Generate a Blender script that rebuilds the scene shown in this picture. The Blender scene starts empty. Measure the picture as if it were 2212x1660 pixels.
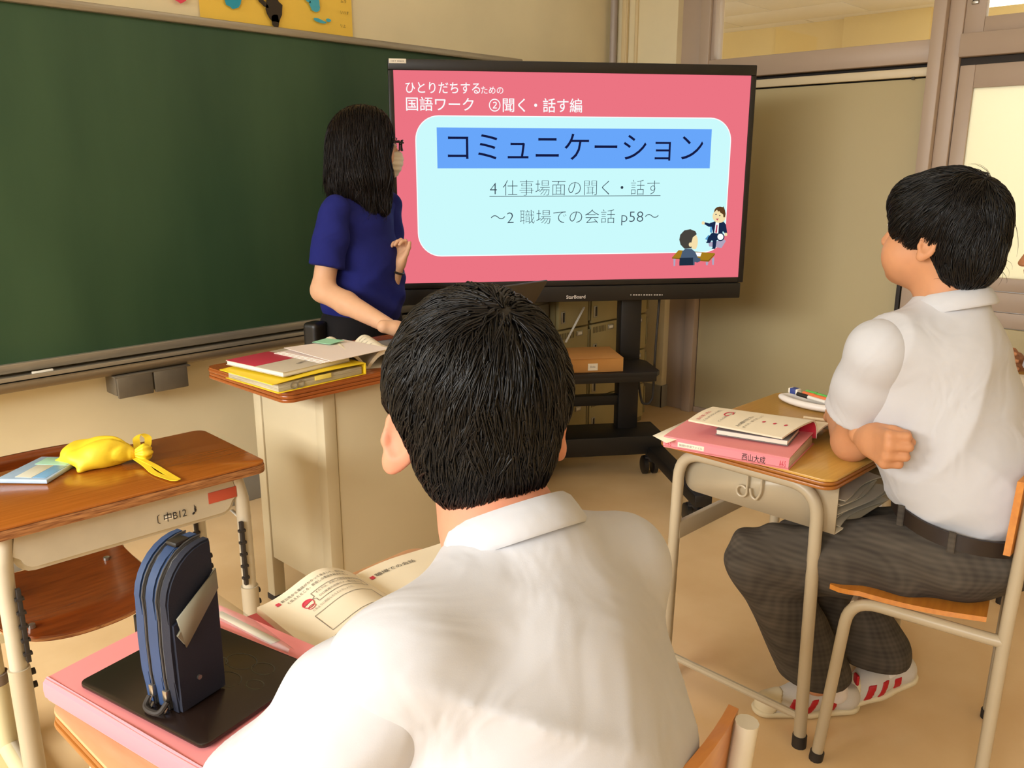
import bpy, bmesh, math, random
import numpy as np
from mathutils import Vector, Matrix, Euler

# ------------------------------------------------------------------ camera
F_PX, CX, CY, CAM_H = 1835.0, 1106.0, 830.0, 1.30
PITCH = math.atan(468.0 / F_PX)
YAW = math.radians(43.6)
scene = bpy.context.scene
COL = scene.collection
cam_data = bpy.data.cameras.new('camera')
cam_data.sensor_fit = 'HORIZONTAL'
cam_data.sensor_width = 36.0
cam_data.lens = F_PX / 2212.0 * 36.0
cam_data.clip_start = 0.02
cam = bpy.data.objects.new('camera', cam_data)
COL.objects.link(cam)
cam.location = (0, 0, CAM_H)
cam.rotation_euler = (math.pi / 2 - PITCH, 0, YAW - math.pi / 2)
scene.camera = cam

# ------------------------------------------------------------------ world, daylight, exposure
world = bpy.data.worlds.new('world'); scene.world = world
world.use_nodes = True
world.node_tree.nodes['Background'].inputs[0].default_value = (0.95, 0.97, 1.0, 1)
world.node_tree.nodes['Background'].inputs[1].default_value = 1.0

def area_light(name, loc, rot, sx, sy, power, col):
    l = bpy.data.lights.new(name, 'AREA'); l.shape = 'RECTANGLE'; l.size = sx; l.size_y = sy
    l.energy = power; l.color = col
    o = bpy.data.objects.new(name, l); COL.objects.link(o)
    o.location = loc; o.rotation_euler = rot
    return o
# daylight outside the classroom windows (left wall) and outside the corridor windows
_sky = area_light('daylight_classroom_windows', (-5.2, 0.8, 3.6), (0, 0, 0), 6.0, 3.2, 1230, (1.0, 1.0, 0.97))
_sky.rotation_euler = Vector((5.2, 0.1, -3.0)).to_track_quat('-Z', 'Y').to_euler()
area_light('daylight_corridor_windows', (6.25, -0.4, 1.3), (0, math.radians(90), 0), 1.3, 4.0, 43, (1.0, 0.99, 0.90))

scene.view_settings.view_transform = 'Standard'
scene.view_settings.look = 'None'
scene.view_settings.gamma = 1.0
scene.view_settings.use_curve_mapping = False
scene.view_settings.exposure = 0.0

# ------------------------------------------------------------------ pixel helpers
_f = np.array([math.cos(YAW) * math.cos(PITCH), math.sin(YAW) * math.cos(PITCH), -math.sin(PITCH)])
_r = np.array([math.sin(YAW), -math.cos(YAW), 0.0])
_u = np.cross(_r, _f)
CAM = np.array([0, 0, CAM_H])
def ray(px, py): return _f + _r * (px - CX) / F_PX - _u * (py - CY) / F_PX
def pix(px, py, dep): return CAM + ray(px, py) * dep
def onz(px, py, z): d = ray(px, py); return CAM + d * ((z - CAM_H) / d[2])
def ony(px, py, y): d = ray(px, py); return CAM + d * (y / d[1])
def onx(px, py, x): d = ray(px, py); return CAM + d * (x / d[0])

# ------------------------------------------------------------------ object helpers
def lin(c):
    c = c / 255.0
    return c / 12.92 if c <= 0.04045 else ((c + 0.055) / 1.055) ** 2.4
def rgb(r, g, b): return (lin(r), lin(g), lin(b), 1.0)

MATS = {}
def mat(name, col, rough=0.5, metal=0.0, var=0.0, vscale=20.0, bump=0.0, bscale=200.0, coat=0.0, spec=0.5,
        emit=None, emit_s=1.0, stretch=None, col2=None, sub=0.0, alpha=1.0):
    if name in MATS: return MATS[name]
    m = bpy.data.materials.new(name); m.use_nodes = True
    nt = m.node_tree; N = nt.nodes; L = nt.links
    p = N['Principled BSDF']
    p.inputs['Base Color'].default_value = col
    p.inputs['Roughness'].default_value = rough
    p.inputs['Metallic'].default_value = metal
    p.inputs['Coat Weight'].default_value = coat
    p.inputs['Specular IOR Level'].default_value = spec
    if sub:
        p.inputs['Subsurface Weight'].default_value = sub
        p.inputs['Subsurface Radius'].default_value = (0.012, 0.005, 0.003)
        p.inputs['Subsurface Scale'].default_value = 1.0
    if alpha < 1: p.inputs['Alpha'].default_value = alpha
    if emit is not None:
        p.inputs['Emission Color'].default_value = emit
        p.inputs['Emission Strength'].default_value = emit_s
    if var or col2 or bump:
        tc = N.new('ShaderNodeTexCoord'); mp = N.new('ShaderNodeMapping')
        L.new(tc.outputs['Object'], mp.inputs['Vector'])
        if stretch: mp.inputs['Scale'].default_value = stretch
    if var or col2:
        nz = N.new('ShaderNodeTexNoise'); nz.inputs['Scale'].default_value = vscale
        nz.inputs['Detail'].default_value = 5.0
        L.new(mp.outputs[0], nz.inputs['Vector'])
        rp = N.new('ShaderNodeValToRGB')
        a = col2 if col2 else tuple(c * (1 - var) for c in col[:3]) + (1,)
        b = col if col2 else tuple(min(1, c * (1 + var)) for c in col[:3]) + (1,)
        rp.color_ramp.elements[0].position = 0.32; rp.color_ramp.elements[0].color = a
        rp.color_ramp.elements[1].position = 0.68; rp.color_ramp.elements[1].color = b
        L.new(nz.outputs['Fac'], rp.inputs[0]); L.new(rp.outputs[0], p.inputs['Base Color'])
    if bump:
        nb = N.new('ShaderNodeTexNoise'); nb.inputs['Scale'].default_value = bscale
        nb.inputs['Detail'].default_value = 3.0
        L.new(mp.outputs[0], nb.inputs['Vector'])
        bp = N.new('ShaderNodeBump'); bp.inputs['Strength'].default_value = bump; bp.inputs['Distance'].default_value = 0.002
        L.new(nb.outputs['Fac'], bp.inputs['Height']); L.new(bp.outputs[0], p.inputs['Normal'])
    MATS[name] = m
    return m

def emat(name, col, s=1.0):
    """a lit screen pixel colour: emission only"""
    if name in MATS: return MATS[name]
    m = bpy.data.materials.new(name); m.use_nodes = True
    nt = m.node_tree; nt.nodes.remove(nt.nodes['Principled BSDF'])
    e = nt.nodes.new('ShaderNodeEmission'); e.inputs[0].default_value = col; e.inputs[1].default_value = s
    nt.links.new(e.outputs[0], nt.nodes['Material Output'].inputs[0])
    MATS[name] = m
    return m

def glass_mat(name, col=(1, 1, 1, 1), mixf=0.1, rough=0.02):
    if name in MATS: return MATS[name]
    m = bpy.data.materials.new(name); m.use_nodes = True
    nt = m.node_tree; N = nt.nodes; N.remove(N['Principled BSDF'])
    t = N.new('ShaderNodeBsdfTransparent'); t.inputs[0].default_value = col
    g = N.new('ShaderNodeBsdfGlossy'); g.inputs['Roughness'].default_value = rough
    mx = N.new('ShaderNodeMixShader'); mx.inputs[0].default_value = mixf
    nt.links.new(t.outputs[0], mx.inputs[1]); nt.links.new(g.outputs[0], mx.inputs[2])
    nt.links.new(mx.outputs[0], N['Material Output'].inputs[0])
    MATS[name] = m
    return m

def link_mesh(name, me, parent=None, loc=None, rot=None):
    o = bpy.data.objects.new(name, me); COL.objects.link(o)
    if parent is not None: o.parent = parent
    if loc is not None: o.location = loc
    if rot is not None: o.rotation_euler = rot
    return o

def obj(name, bm, m, parent=None, loc=None, rot=None, angle=35, flat=False):
    me = bpy.data.meshes.new(name)
    bmesh.ops.recalc_face_normals(bm, faces=bm.faces)
    bm.to_mesh(me); bm.free()
    ms = m if isinstance(m, (list, tuple)) else [m]
    for x in ms: me.materials.append(x)
    if not flat:
        me.polygons.foreach_set('use_smooth', [True] * len(me.polygons))
        me.set_sharp_from_angle(angle=math.radians(angle))
    return link_mesh(name, me, parent, loc, rot)

def raw(name, V, Fc, m, parent=None, loc=None, rot=None, smooth=True, mi=None, angle=None):
    me = bpy.data.meshes.new(name)
    me.from_pydata([tuple(map(float, v)) for v in V], [], [tuple(map(int, f)) for f in Fc])
    for x in (m if isinstance(m, (list, tuple)) else [m]): me.materials.append(x)
    if smooth:
        me.polygons.foreach_set('use_smooth', [True] * len(me.polygons))
        if angle: me.set_sharp_from_angle(angle=math.radians(angle))
    if mi is not None: me.polygons.foreach_set('material_index', list(mi))
    return link_mesh(name, me, parent, loc, rot)

def tag(o, label, cat, group=None, kind=None):
    if label: o['label'] = label
    if cat: o['category'] = cat
    if group: o['group'] = group
    if kind: o['kind'] = kind
    return o
def thing(name, label, cat, loc=(0, 0, 0), rz=0.0, group=None):
    o = bpy.data.objects.new(name, None); COL.objects.link(o)
    o.empty_display_size = 0.05
    o.location = loc; o.rotation_euler = (0, 0, rz)
    return tag(o, label, cat, group)
def struct(o):
    o['kind'] = 'structure'; return o

# ------------------------------------------------------------------ shape helpers (add to a bmesh)
def B(): return bmesh.new()
def T(loc=(0, 0, 0), rot=(0, 0, 0)): return Matrix.Translation(Vector(loc)) @ Euler(rot).to_matrix().to_4x4()
def box(bm, lo, hi, bev=0.0, seg=2, M=None):
    lo = Vector(lo); hi = Vector(hi); c = (lo + hi) / 2; s = hi - lo
    r = bmesh.ops.create_cube(bm, size=1.0)
    bmesh.ops.scale(bm, vec=s, verts=r['verts'])
    bmesh.ops.translate(bm, vec=c, verts=r['verts'])
    vs = r['verts']
    if bev > 0:
        es = list({e for v in vs for e in v.link_edges})
        q = bmesh.ops.bevel(bm, geom=es, offset=bev, segments=seg, affect='EDGES', profile=0.5)
        vs = list({v for f in q['faces'] for v in f.verts} | {v for v in vs if v.is_valid})
    if M is not None: bmesh.ops.transform(bm, matrix=M, verts=vs)
    return bm
def rrect(w, d, r, n=6, cx=0.0, cy=0.0):
    P = []
    for (sx, sy, a0) in ((1, 1, 0), (-1, 1, 90), (-1, -1, 180), (1, -1, 270)):
        for i in range(n + 1):
            a = math.radians(a0 + 90 * i / n)
            P.append((cx + sx * (w / 2 - r) + r * math.cos(a), cy + sy * (d / 2 - r) + r * math.sin(a)))
    return P
def prism(bm, poly, z0, z1, bev=0.0, M=None, seg=2):
    """polygon in xy extruded from z0 to z1"""
    vs = [bm.verts.new((x, y, z0)) for x, y in poly]
    f = bm.faces.new(vs)
    r = bmesh.ops.extrude_face_region(bm, geom=[f])
    nv = [g for g in r['geom'] if isinstance(g, bmesh.types.BMVert)]
    bmesh.ops.translate(bm, vec=(0, 0, z1 - z0), verts=nv)
    allv = vs + nv
    if bev > 0:
        es = [e for e in {e for v in allv for e in v.link_edges} if abs(e.verts[0].co.z - e.verts[1].co.z) < 1e-6]
        q = bmesh.ops.bevel(bm, geom=es, offset=bev, segments=seg, affect='EDGES', profile=0.5)
        allv = list({v for f2 in q['faces'] for v in f2.verts} | {v for v in allv if v.is_valid})
    if M is not None: bmesh.ops.transform(bm, matrix=M, verts=allv)
    return bm
def fillet(pts, r, n=6):
    pts = [Vector(p) for p in pts]
    out = [pts[0]]
    for i in range(1, len(pts) - 1):
        a, b, c = pts[i - 1], pts[i], pts[i + 1]
        d1 = (a - b); d2 = (c - b)
        rr = min(r, d1.length * 0.49, d2.length * 0.49)
        p1 = b + d1.normalized() * rr; p2 = b + d2.normalized() * rr
        for k in range(n + 1):
            t = k / n
            out.append(p1 * (1 - t) ** 2 + b * 2 * t * (1 - t) + p2 * t ** 2)
    out.append(pts[-1])
    return out
def tube(bm, pts, r, seg=10, rb=None, caps=True, prof=None):
    """round (r) or elliptical (r, rb) tube swept along pts; r may be a list"""
    pts = [Vector(p) for p in pts]
    n = len(pts)
    rs = r if isinstance(r, (list, tuple)) else [r] * n
    t0 = (pts[1] - pts[0]).normalized()
    up = Vector((0, 0, 1)) if abs(t0.z) < 0.9 else Vector((1, 0, 0))
    u = t0.cross(up).normalized(); v = u.cross(t0).normalized()
    rings = []
    tp = t0
    for i, p in enumerate(pts):
        t = (pts[min(i + 1, n - 1)] - pts[max(i - 1, 0)]).normalized()
        ax = tp.cross(t)
        if ax.length > 1e-7:
            R = Matrix.Rotation(tp.angle(t), 3, ax.normalized()); u = R @ u; v = R @ v
        tp = t
        ring = []
        for k in range(seg):
            a = 2 * math.pi * k / seg
            ring.append(bm.verts.new(p + u * (math.cos(a) * rs[i]) + v * (math.sin(a) * (rb if rb else rs[i]))))
        rings.append(ring)
    for i in range(n - 1):
        for k in range(seg):
            bm.faces.new((rings[i][k], rings[i][(k + 1) % seg], rings[i + 1][(k + 1) % seg], rings[i + 1][k]))
    if caps:
        bm.faces.new(rings[0][::-1]); bm.faces.new(rings[-1])
    return bm
def cyl(bm, a, b, r, seg=16): return tube(bm, [a, b], r, seg)
def quad(bm, a, b, c, d):
    return bm.faces.new([bm.verts.new(p) for p in (a, b, c, d)])
def grid_sheet(bm, fn, nu, nv, thick=0.0):
    """fn(u,v)->xyz for u,v in 0..1; closed sheet of the given thickness (offset in z by fn2)"""
    top = [[bm.verts.new(fn(i / nu, j / nv)) for j in range(nv + 1)] for i in range(nu + 1)]
    for i in range(nu):
        for j in range(nv):
            bm.faces.new((top[i][j], top[i + 1][j], top[i + 1][j + 1], top[i][j + 1]))
    if thick:
        bot = [[bm.verts.new(Vector(fn(i / nu, j / nv)) - Vector((0, 0, thick))) for j in range(nv + 1)] for i in range(nu + 1)]
        for i in range(nu):
            for j in range(nv):
                bm.faces.new((bot[i][j], bot[i][j + 1], bot[i + 1][j + 1], bot[i + 1][j]))
        for i in range(nu):
            bm.faces.new((top[i][0], bot[i][0], bot[i + 1][0], top[i + 1][0]))
            bm.faces.new((top[i][nv], top[i + 1][nv], bot[i + 1][nv], bot[i][nv]))
        for j in range(nv):
            bm.faces.new((top[0][j], top[0][j + 1], bot[0][j + 1], bot[0][j]))
            bm.faces.new((top[nu][j], bot[nu][j], bot[nu][j + 1], top[nu][j + 1]))
    return bm

def text_mesh(body, width=None, height=None, thin=0.0):
    """letters as a flat mesh in xy: lower-left corner of their bounds at the origin, scaled to width x height"""
    c = bpy.data.curves.new('letters', 'FONT'); c.body = body; c.resolution_u = 3; c.offset = thin
    o = bpy.data.objects.new('letters', c); COL.objects.link(o)
    bpy.context.view_layer.update()
    me = bpy.data.meshes.new_from_object(o.evaluated_get(bpy.context.evaluated_depsgraph_get()))
    bpy.data.objects.remove(o); bpy.data.curves.remove(c)
    n = len(me.vertices)
    co = np.empty(n * 3); me.vertices.foreach_get('co', co); co = co.reshape(-1, 3)
    lo = co.min(0); hi = co.max(0); s = hi - lo
    sx = width / s[0] if width else None
    sy = height / s[1] if height else None
    if sx is None: sx = sy
    if sy is None: sy = sx
    co = (co - lo) * np.array([sx, sy, 1.0]); co[:, 2] = 0
    me.vertices.foreach_set('co', co.ravel()); me.update()
    me.materials.clear()
    return me
def text_obj(name, body, m, parent, M, width=None, height=None, thin=0.0):
    me = text_mesh(body, width, height, thin); me.name = name
    me.materials.append(m)
    o = link_mesh(name, me, parent)
    o.matrix_local = M
    return o

# ------------------------------------------------------------------ materials
def wood(name, c1, c2, rough=0.3, sc=(2.0, 40.0, 40.0), coat=0.15):
    m_ = tuple((a + b) / 2 for a, b in zip(c1, c2))
    h_ = lambda a: tuple(0.55 * x + 0.45 * y for x, y in zip(m_, a))
    return mat(name, rgb(*h_(c1)), rough, col2=rgb(*h_(c2)), vscale=4.0, stretch=sc, coat=coat, bump=0.03, bscale=30)
M_wall = mat('cream_plaster', rgb(240, 226, 188), 0.75, var=0.04, vscale=3, bump=0.05, bscale=120)
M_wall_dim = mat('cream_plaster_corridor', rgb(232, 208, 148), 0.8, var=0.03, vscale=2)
M_ceil = mat('white_ceiling_board', rgb(235, 230, 218), 0.9, var=0.02, vscale=30)
M_base = mat('grey_vinyl_baseboard', rgb(150, 145, 134), 0.5, var=0.06, vscale=12)
M_trim = mat('mauve_grey_steel_paint', rgb(184, 164, 146), 0.4, var=0.02, vscale=6)
M_panel = mat('olive_beige_board', rgb(188, 174, 134), 0.6, var=0.025, vscale=2.0)
M_floor = mat('tan_vinyl_floor', rgb(238, 206, 158), 0.24, col2=rgb(228, 192, 142), vscale=3.5, bump=0.06, bscale=14, spec=0.45)
M_green = mat('green_chalkboard', rgb(62, 90, 62), 0.5, col2=rgb(48, 76, 52), vscale=1.2, stretch=(3.0, 1.0, 0.6), spec=0.35)
M_alu = mat('brushed_aluminium', rgb(168, 158, 140), 0.38, metal=0.55, var=0.08, vscale=8, stretch=(1, 30, 30))
M_paint = mat('beige_metal_paint', rgb(186, 172, 146), 0.38, var=0.03, vscale=8)
M_paint_lt = mat('light_beige_tube_paint', rgb(200, 190, 168), 0.32, var=0.05, vscale=14)
M_black = mat('black_plastic', rgb(26, 23, 21), 0.42)
M_blackm = mat('black_metal_powder', rgb(20, 18, 17), 0.5)
M_woodL = wood('red_brown_desk_wood', (182, 106, 36), (148, 80, 20), 0.22)
M_woodR = wood('honey_desk_wood', (216, 172, 88), (194, 146, 64), 0.3)
M_woodF = wood('pale_pinkish_desk_wood', (224, 176, 132), (206, 150, 104), 0.4, sc=(24, 3, 24))
M_edge = wood('orange_plywood_edge', (186, 118, 46), (134, 78, 28), 0.35, sc=(1, 1, 160))
M_edgeL = mat('worn_plywood_edge', rgb(196, 138, 84), 0.55, col2=rgb(120, 68, 34), vscale=10, stretch=(2.2, 2.2, 30))
M_woodT = wood('dark_cherry_desk_wood', (172, 96, 42), (144, 74, 28), 0.25)
M_chairw = wood('dark_chair_plywood', (140, 66, 18), (96, 40, 10), 0.25, sc=(3, 20, 20))
M_orangew = wood('orange_chair_plywood', (218, 146, 56), (188, 112, 36), 0.28, sc=(3, 24, 24))
M_white = mat('white_paper', rgb(240, 232, 216), 0.8)
M_cream = mat('cream_paper', rgb(238, 226, 200), 0.8)
M_pink = mat('pink_file_card', rgb(240, 148, 150), 0.6)
M_pink_lt = mat('light_pink_spine_card', rgb(228, 142, 154), 0.6)
M_ink = mat('black_ink', rgb(34, 30, 30), 0.8)
M_inkgrey = mat('grey_print', rgb(120, 112, 104), 0.8)
M_redink = mat('red_print', rgb(206, 66, 84), 0.8)
M_chrome = mat('dull_steel', rgb(170, 166, 158), 0.3, metal=0.9)
M_yel = mat('yellow_plastic', rgb(248, 216, 40), 0.5)
M_rubber = mat('dark_rubber', rgb(46, 40, 36), 0.7)

# ================================================================== THE ROOM
YW, XW = 2.976, 3.935            # chalkboard wall, corridor wall
XL, YB, ZC = -2.6, -4.4, 2.75    # window wall, back wall, ceiling
def slab(name, lo, hi, m, bev=0.0, parent=None):
    bm = B(); box(bm, lo, hi, bev)
    o = obj(name, bm, m, parent)
    return struct(o) if parent is None else o
slab('floor', (XL - .2, YB - .2, -0.1), (XW + .12, YW + .15, 0), M_floor)
slab('ceiling', (XL - .2, YB - .2, ZC), (XW + .12, YW + .15, ZC + .1), M_ceil)
slab('wall_front', (XL - .2, YW, 0), (XW + .4, YW + .15, ZC), M_wall)
slab('wall_back', (XL - .2, YB - .15, 0), (XW + .12, YB, ZC), M_wall)
# window wall (outside the picture): sill, head and piers round the openings the daylight comes through
bm = B()
box(bm, (XL - .15, YB, 0), (XL, YW, 0.85)); box(bm, (XL - .15, YB, 2.55), (XL, YW, ZC))
box(bm, (XL - .15, YB, .85), (XL, -1.9, 2.55)); box(bm, (XL - .15, 2.9, .85), (XL, YW, 2.55))
for y in (-0.3, 1.3): box(bm, (XL - .12, y, .85), (XL - .04, y + .07, 2.55))
struct(obj('wall_left', bm, M_wall))
slab('baseboard_front', (XL, YW - .012, 0), (3.87, YW, 0.135), M_base, .003)
# corner pillar with its baseboard and conduits
slab('wall_corner', (3.885, 2.552, 0), (XW + .4, YW, ZC), M_wall, .006)
bm = B(); box(bm, (3.875, 2.542, 0), (3.885, YW, .125), .002); box(bm, (3.875, 2.542, 0), (4.2, 2.552, .125), .002)
struct(obj('baseboard_corner', bm, M_base))
pipe = thing('wall_conduit', 'grey vertical conduit pipe in the corner beside the chalkboard wall', 'pipe', (3.862, 2.935, 0.0))
bm = B(); tube(bm, [(0, 0, 1.0), (0, 0, ZC)], .019, 12); obj('pipe', bm, mat('lavender_grey_paint', rgb(176, 164, 156), .4), pipe)
for z in (1.3, 2.3):
    bm = B(); box(bm, (-.022, -.028, z), (.02, .028, z + .02), .004); obj('clamp', bm, M_chrome, pipe)
pipe = thing('cable_duct', 'narrow cream cable duct running up the corner pillar', 'cable duct', (3.872, 2.868, 0.0))
bm = B(); box(bm, (-.008, -.018, 1.0), (.012, .018, ZC), .005); obj('duct_body', bm, mat('cream_plastic', rgb(226, 204, 158), .4), pipe)
bm = B(); box(bm, (-.011, -.012, 1.0), (-.008, .012, ZC), .001); obj('duct_cover', bm, MATS['cream_plastic'], pipe)
pipe = thing('wall_bead', 'thin cream beading strip next to the cable duct', 'trim strip', (3.88, 2.80, 0.0))
bm = B(); tube(bm, [(0, 0, 1.0), (0, 0, ZC)], .010, 10); obj('bead', bm, MATS['cream_plastic'], pipe)

# ---- corridor wall: steel framed partition with a board, a sliding door and transom windows
Y1, Y2, Y3 = 2.435, 1.335, 1.235         # left jamb end, post faces
ZL0, ZL1 = 1.725, 1.815                  # lintel
def fr(bm, y0, y1, z0, z1, x0=XW - .03, x1=XW + .07, bev=.004): box(bm, (x0, min(y0, y1), z0), (x1, max(y0, y1), z1), bev)
bm = B()
fr(bm, Y1, Y1 - .055, 0, ZC); fr(bm, Y1 - .055, Y1 - .075, ZL1, ZC, XW - .01); fr(bm, Y1 + .12, Y1, 0, ZC, XW - .005)
fr(bm, Y1 - .05, Y2, ZL0, ZL1, XW - .02)
fr(bm, Y1 - .075, Y2, ZC - .1, ZC)
struct(obj('trim_1', bm, M_trim))
bm = B(); fr(bm, Y2, Y2 - .052, 0, ZC, XW - .035); fr(bm, Y2 - .052, Y3 - .012, 0, ZC, XW - .0, XW + .06)
struct(obj('trim_2', bm, M_trim))
# fixed panel left of the post
d = thing('door_1', None, None, (XW + .005, 0, 0)); del_keys = [k for k in d.keys()]; d['kind'] = 'structure'
bm = B(); box(bm, (.005, Y2 + .002, 0.03), (.03, Y1 - .06, 1.665), .002); obj('panel', bm, M_panel, d)
bm = B(); box(bm, (-.008, Y2 + .002, 1.672), (.03, Y1 - .06, 1.708), .003); bm2 = B(); box(bm2, (.031, Y2 + .002, 0), (.045, Y1 - .05, ZL0 + .02)); obj('leak_blocker_panel', bm2, M_rubber, d); obj('top_rail', bm, mat('pale_rail_paint', rgb(222, 206, 172), .4), d)  # dark slab added behind the panel to stop corridor light leaking through
bm = B(); box(bm, (-.010, Y2 + .055, 1.661), (-.002, Y2 + .068, 1.673), .001); obj('rail_stop', bm, M_rubber, d)
bm = B(); box(bm, (-.004, Y2 + .002, 0.0), (.03, Y1 - .06, .03), .002); obj('bottom_rail', bm, M_trim, d)
bm = B(); box(bm, (-.02, Y2 + .012, .60), (.0, Y2 + .03, .80), .003); obj('handle', bm, M_rubber, d)
# sliding door with frosted glass right of the post
def frosted():
    m = bpy.data.materials.new('frosted_glass'); m.use_nodes = True
    nt = m.node_tree; N = nt.nodes; N.remove(N['Principled BSDF'])
    t = N.new('ShaderNodeBsdfTranslucent'); t.inputs[0].default_value = (0.95, 0.94, 0.80, 1)
    g = N.new('ShaderNodeBsdfGlossy'); g.inputs['Roughness'].default_value = 0.35
    mx = N.new('ShaderNodeMixShader'); mx.inputs[0].default_value = 0.06
    nt.links.new(t.outputs[0], mx.inputs[1]); nt.links.new(g.outputs[0], mx.inputs[2])
    nt.links.new(mx.outputs[0], N['Material Output'].inputs[0]); return m
M_frost = frosted()
d = bpy.data.objects.new('door_2', None); COL.objects.link(d); d.location = (XW + .015, 0, 0); d['kind'] = 'structure'
YD1 = Y3 - .015; YD0 = YD1 - 0.95
bm = B()
for (a, b, z0, z1) in ((YD1, YD1 - .058, 0.03, 1.705), (YD0 + .06, YD0, .03, 1.705), (YD1 - .058, YD0 + .06, 1.615, 1.705)):
    box(bm, (0, min(a, b), z0), (.035, max(a, b), z1), .003)
obj('door_frame', bm, M_trim, d)
bm = B(); box(bm, (.004, YD0, 1.704), (.035, YD1, 1.745)); obj('leak_blocker_head', bm, M_rubber, d)  # dark strip added in the door-head gap, blocks corridor light, draws a groove
bm = B(); box(bm, (.004, YD0, .0), (.03, YD1, .03)); obj('floor_rail', bm, M_trim, d)
zs = [(.80, .856), (.715, .797), (.648, .712), (.40, .645), (.03, .397)]
for i, (z0, z1) in enumerate(zs):
    bm = B(); box(bm, (.0 if i != 2 else .004, YD0 + .06, z0), (.034, YD1 - .058, z1), .004)
    obj('door_rail' if i == 0 else 'door_board', bm, M_trim if i == 0 else M_panel if i > 2 else M_trim, d)
bm = B(); box(bm, (.013, YD0 + .06, .856), (.018, YD1 - .058, 1.615)); obj('frosted_pane', bm, M_frost, d)
# lintel over the door
bm = B(); fr(bm, Y3 - .012, YB, 1.735, 1.825, XW - .02); struct(obj('trim_3', bm, M_trim))
# transom windows
w = bpy.data.objects.new('window_1', None); COL.objects.link(w); w['kind'] = 'structure'; w.location = (XW + .02, 0, 0)
bm = B(); box(bm, (.0, Y2, ZL1), (.005, Y1 - .075, ZC - .1)); obj('glass_pane', bm, glass_mat('clear_glass', (.97, .96, .92, 1), .07), w)
w = bpy.data.objects.new('window_2', None); COL.objects.link(w); w['kind'] = 'structure'; w.location = (XW + .02, 0, 0)
bm = B(); ya, yb = Y3 - .012, Y3 - 1.1
for (a, b, z0, z1) in ((ya, ya - .075, 1.825, ZC), (yb + .07, yb, 1.825, ZC), (ya - .075, yb + .07, 1.825, 1.885), (ya - .075, yb + .07, ZC - .06, ZC)):
    box(bm, (-.01, min(a, b), z0), (.03, max(a, b), z1), .003)
obj('sash', bm, M_trim, w)
bm = B(); box(bm, (.008, yb + .07, 1.885), (.013, ya - .075, ZC - .06)); obj('glass_pane', bm, MATS['clear_glass'], w)
bm = B(); box(bm, (-.016, ya - .045, 1.945), (-.008, ya - .022, 2.06), .003); obj('latch_plate', bm, M_rubber, w)
bm = B(); box(bm, (-.026, ya - .042, 1.97), (-.014, ya - .025, 2.0), .003); box(bm, (-.02, ya - .046, 1.935), (-.009, ya - .02, 1.948), .002); obj('latch', bm, M_chrome, w)
# rest of the corridor wall towards the back of the room
slab('wall_right', (XW - .02, YB, 0), (XW + .07, YD0 - .01, 1.735), M_wall)
slab('trim_4', (XW - .02, YB, 1.825), (XW + .07, yb, ZC), M_wall)

# ---- corridor behind the partition
XC = 6.05
slab('floor_corridor', (XW + .12, YB, -.1), (XC + .1, 4.5, 0), M_floor)
bm = B()
box(bm, (XC, -2.6, 0), (XC + .1, 4.5, .7)); box(bm, (XC, -2.6, 1.95), (XC + .1, 4.5, 2.28)); box(bm, (XC, 1.55, .7), (XC + .1, 4.5, 1.95))
struct(obj('wall_corridor', bm, M_wall_dim))
bm = B(); box(bm, (XC - .06, 2.06, 0), (XC + .02, 2.62, 2.28), .004); struct(obj('wall_corridor_pier', bm, M_wall_dim))
slab('wall_corridor_end', (XW + .4, 4.4, 0), (XC + .1, 4.5, 2.28), M_wall_dim)
ce = slab('ceiling_corridor', (XW + .12, -2.6, 2.29), (XC + .1, 4.5, 2.36), mat('ceiling_joint_grey', rgb(150, 138, 112), .9))
bm = B(); box(bm, (0, 0, 0), (.4525, .9025, .010), .002); tile0 = None
for i in range(5):
    for j in range(8):
        yy = -2.6 + j * .91 + (.455 if i % 2 else 0) ; xx = XW + .12 + i * .46
        if yy + .91 > 4.5 or xx > XC: continue
        if tile0 is None: tile0 = obj('ceiling_panel', bm, M_ceil, ce, (xx, yy, 2.279))
        else: link_mesh('ceiling_panel', tile0.data, ce, (xx, yy, 2.279))
for k, (lx, yy) in enumerate(((4.9, 4.0), (5.50, 1.15))):
    lt = thing('corridor_lamp', ['fluorescent batten lamp on the corridor ceiling seen through the left transom',
                                 'bright fluorescent lamp on the corridor ceiling seen through the right transom'][k], 'ceiling lamp', (lx, yy, 2.277))
    bm = B(); box(bm, (-.09, -.62, -.05), (.09, .62, 0), .008); obj('lamp_housing', bm, mat('white_enamel', rgb(236, 232, 222), .4), lt)
    bm = B(); tube(bm, [(0, -.6, -.085), (0, .6, -.085)], .032, 12); obj('lamp_tube', bm, emat('tube_glow', (1, .95, .78, 1), 9.0), lt)
# ---- unseen ceiling lamps added as fill light for the classroom
for k, (x, y) in enumerate(((0.4, 1.6), (2.2, 1.6), (0.4, -1.2), (2.2, -1.2))):
    lt = thing('fill_lamp', ['added fill lamp above the empty desk by the chalkboard', 'added fill lamp above the teacher', 'added fill lamp at the back by the windows', 'added fill lamp at the back by the corridor'][k],
               'ceiling lamp', (x, y, ZC - .002))
    bm = B(); box(bm, (-.62, -.11, -.06), (.62, .11, 0), .008); obj('lamp_housing', bm, MATS['white_enamel'], lt)
    for s in (-1, 1):
        bm = B(); tube(bm, [(-.6, s * .06, -.085), (.6, s * .06, -.085)], .016, 12); obj('lamp_tube', bm, emat('fill_tube_glow', (1, .95, .82, 1), 7.6), lt)

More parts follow.
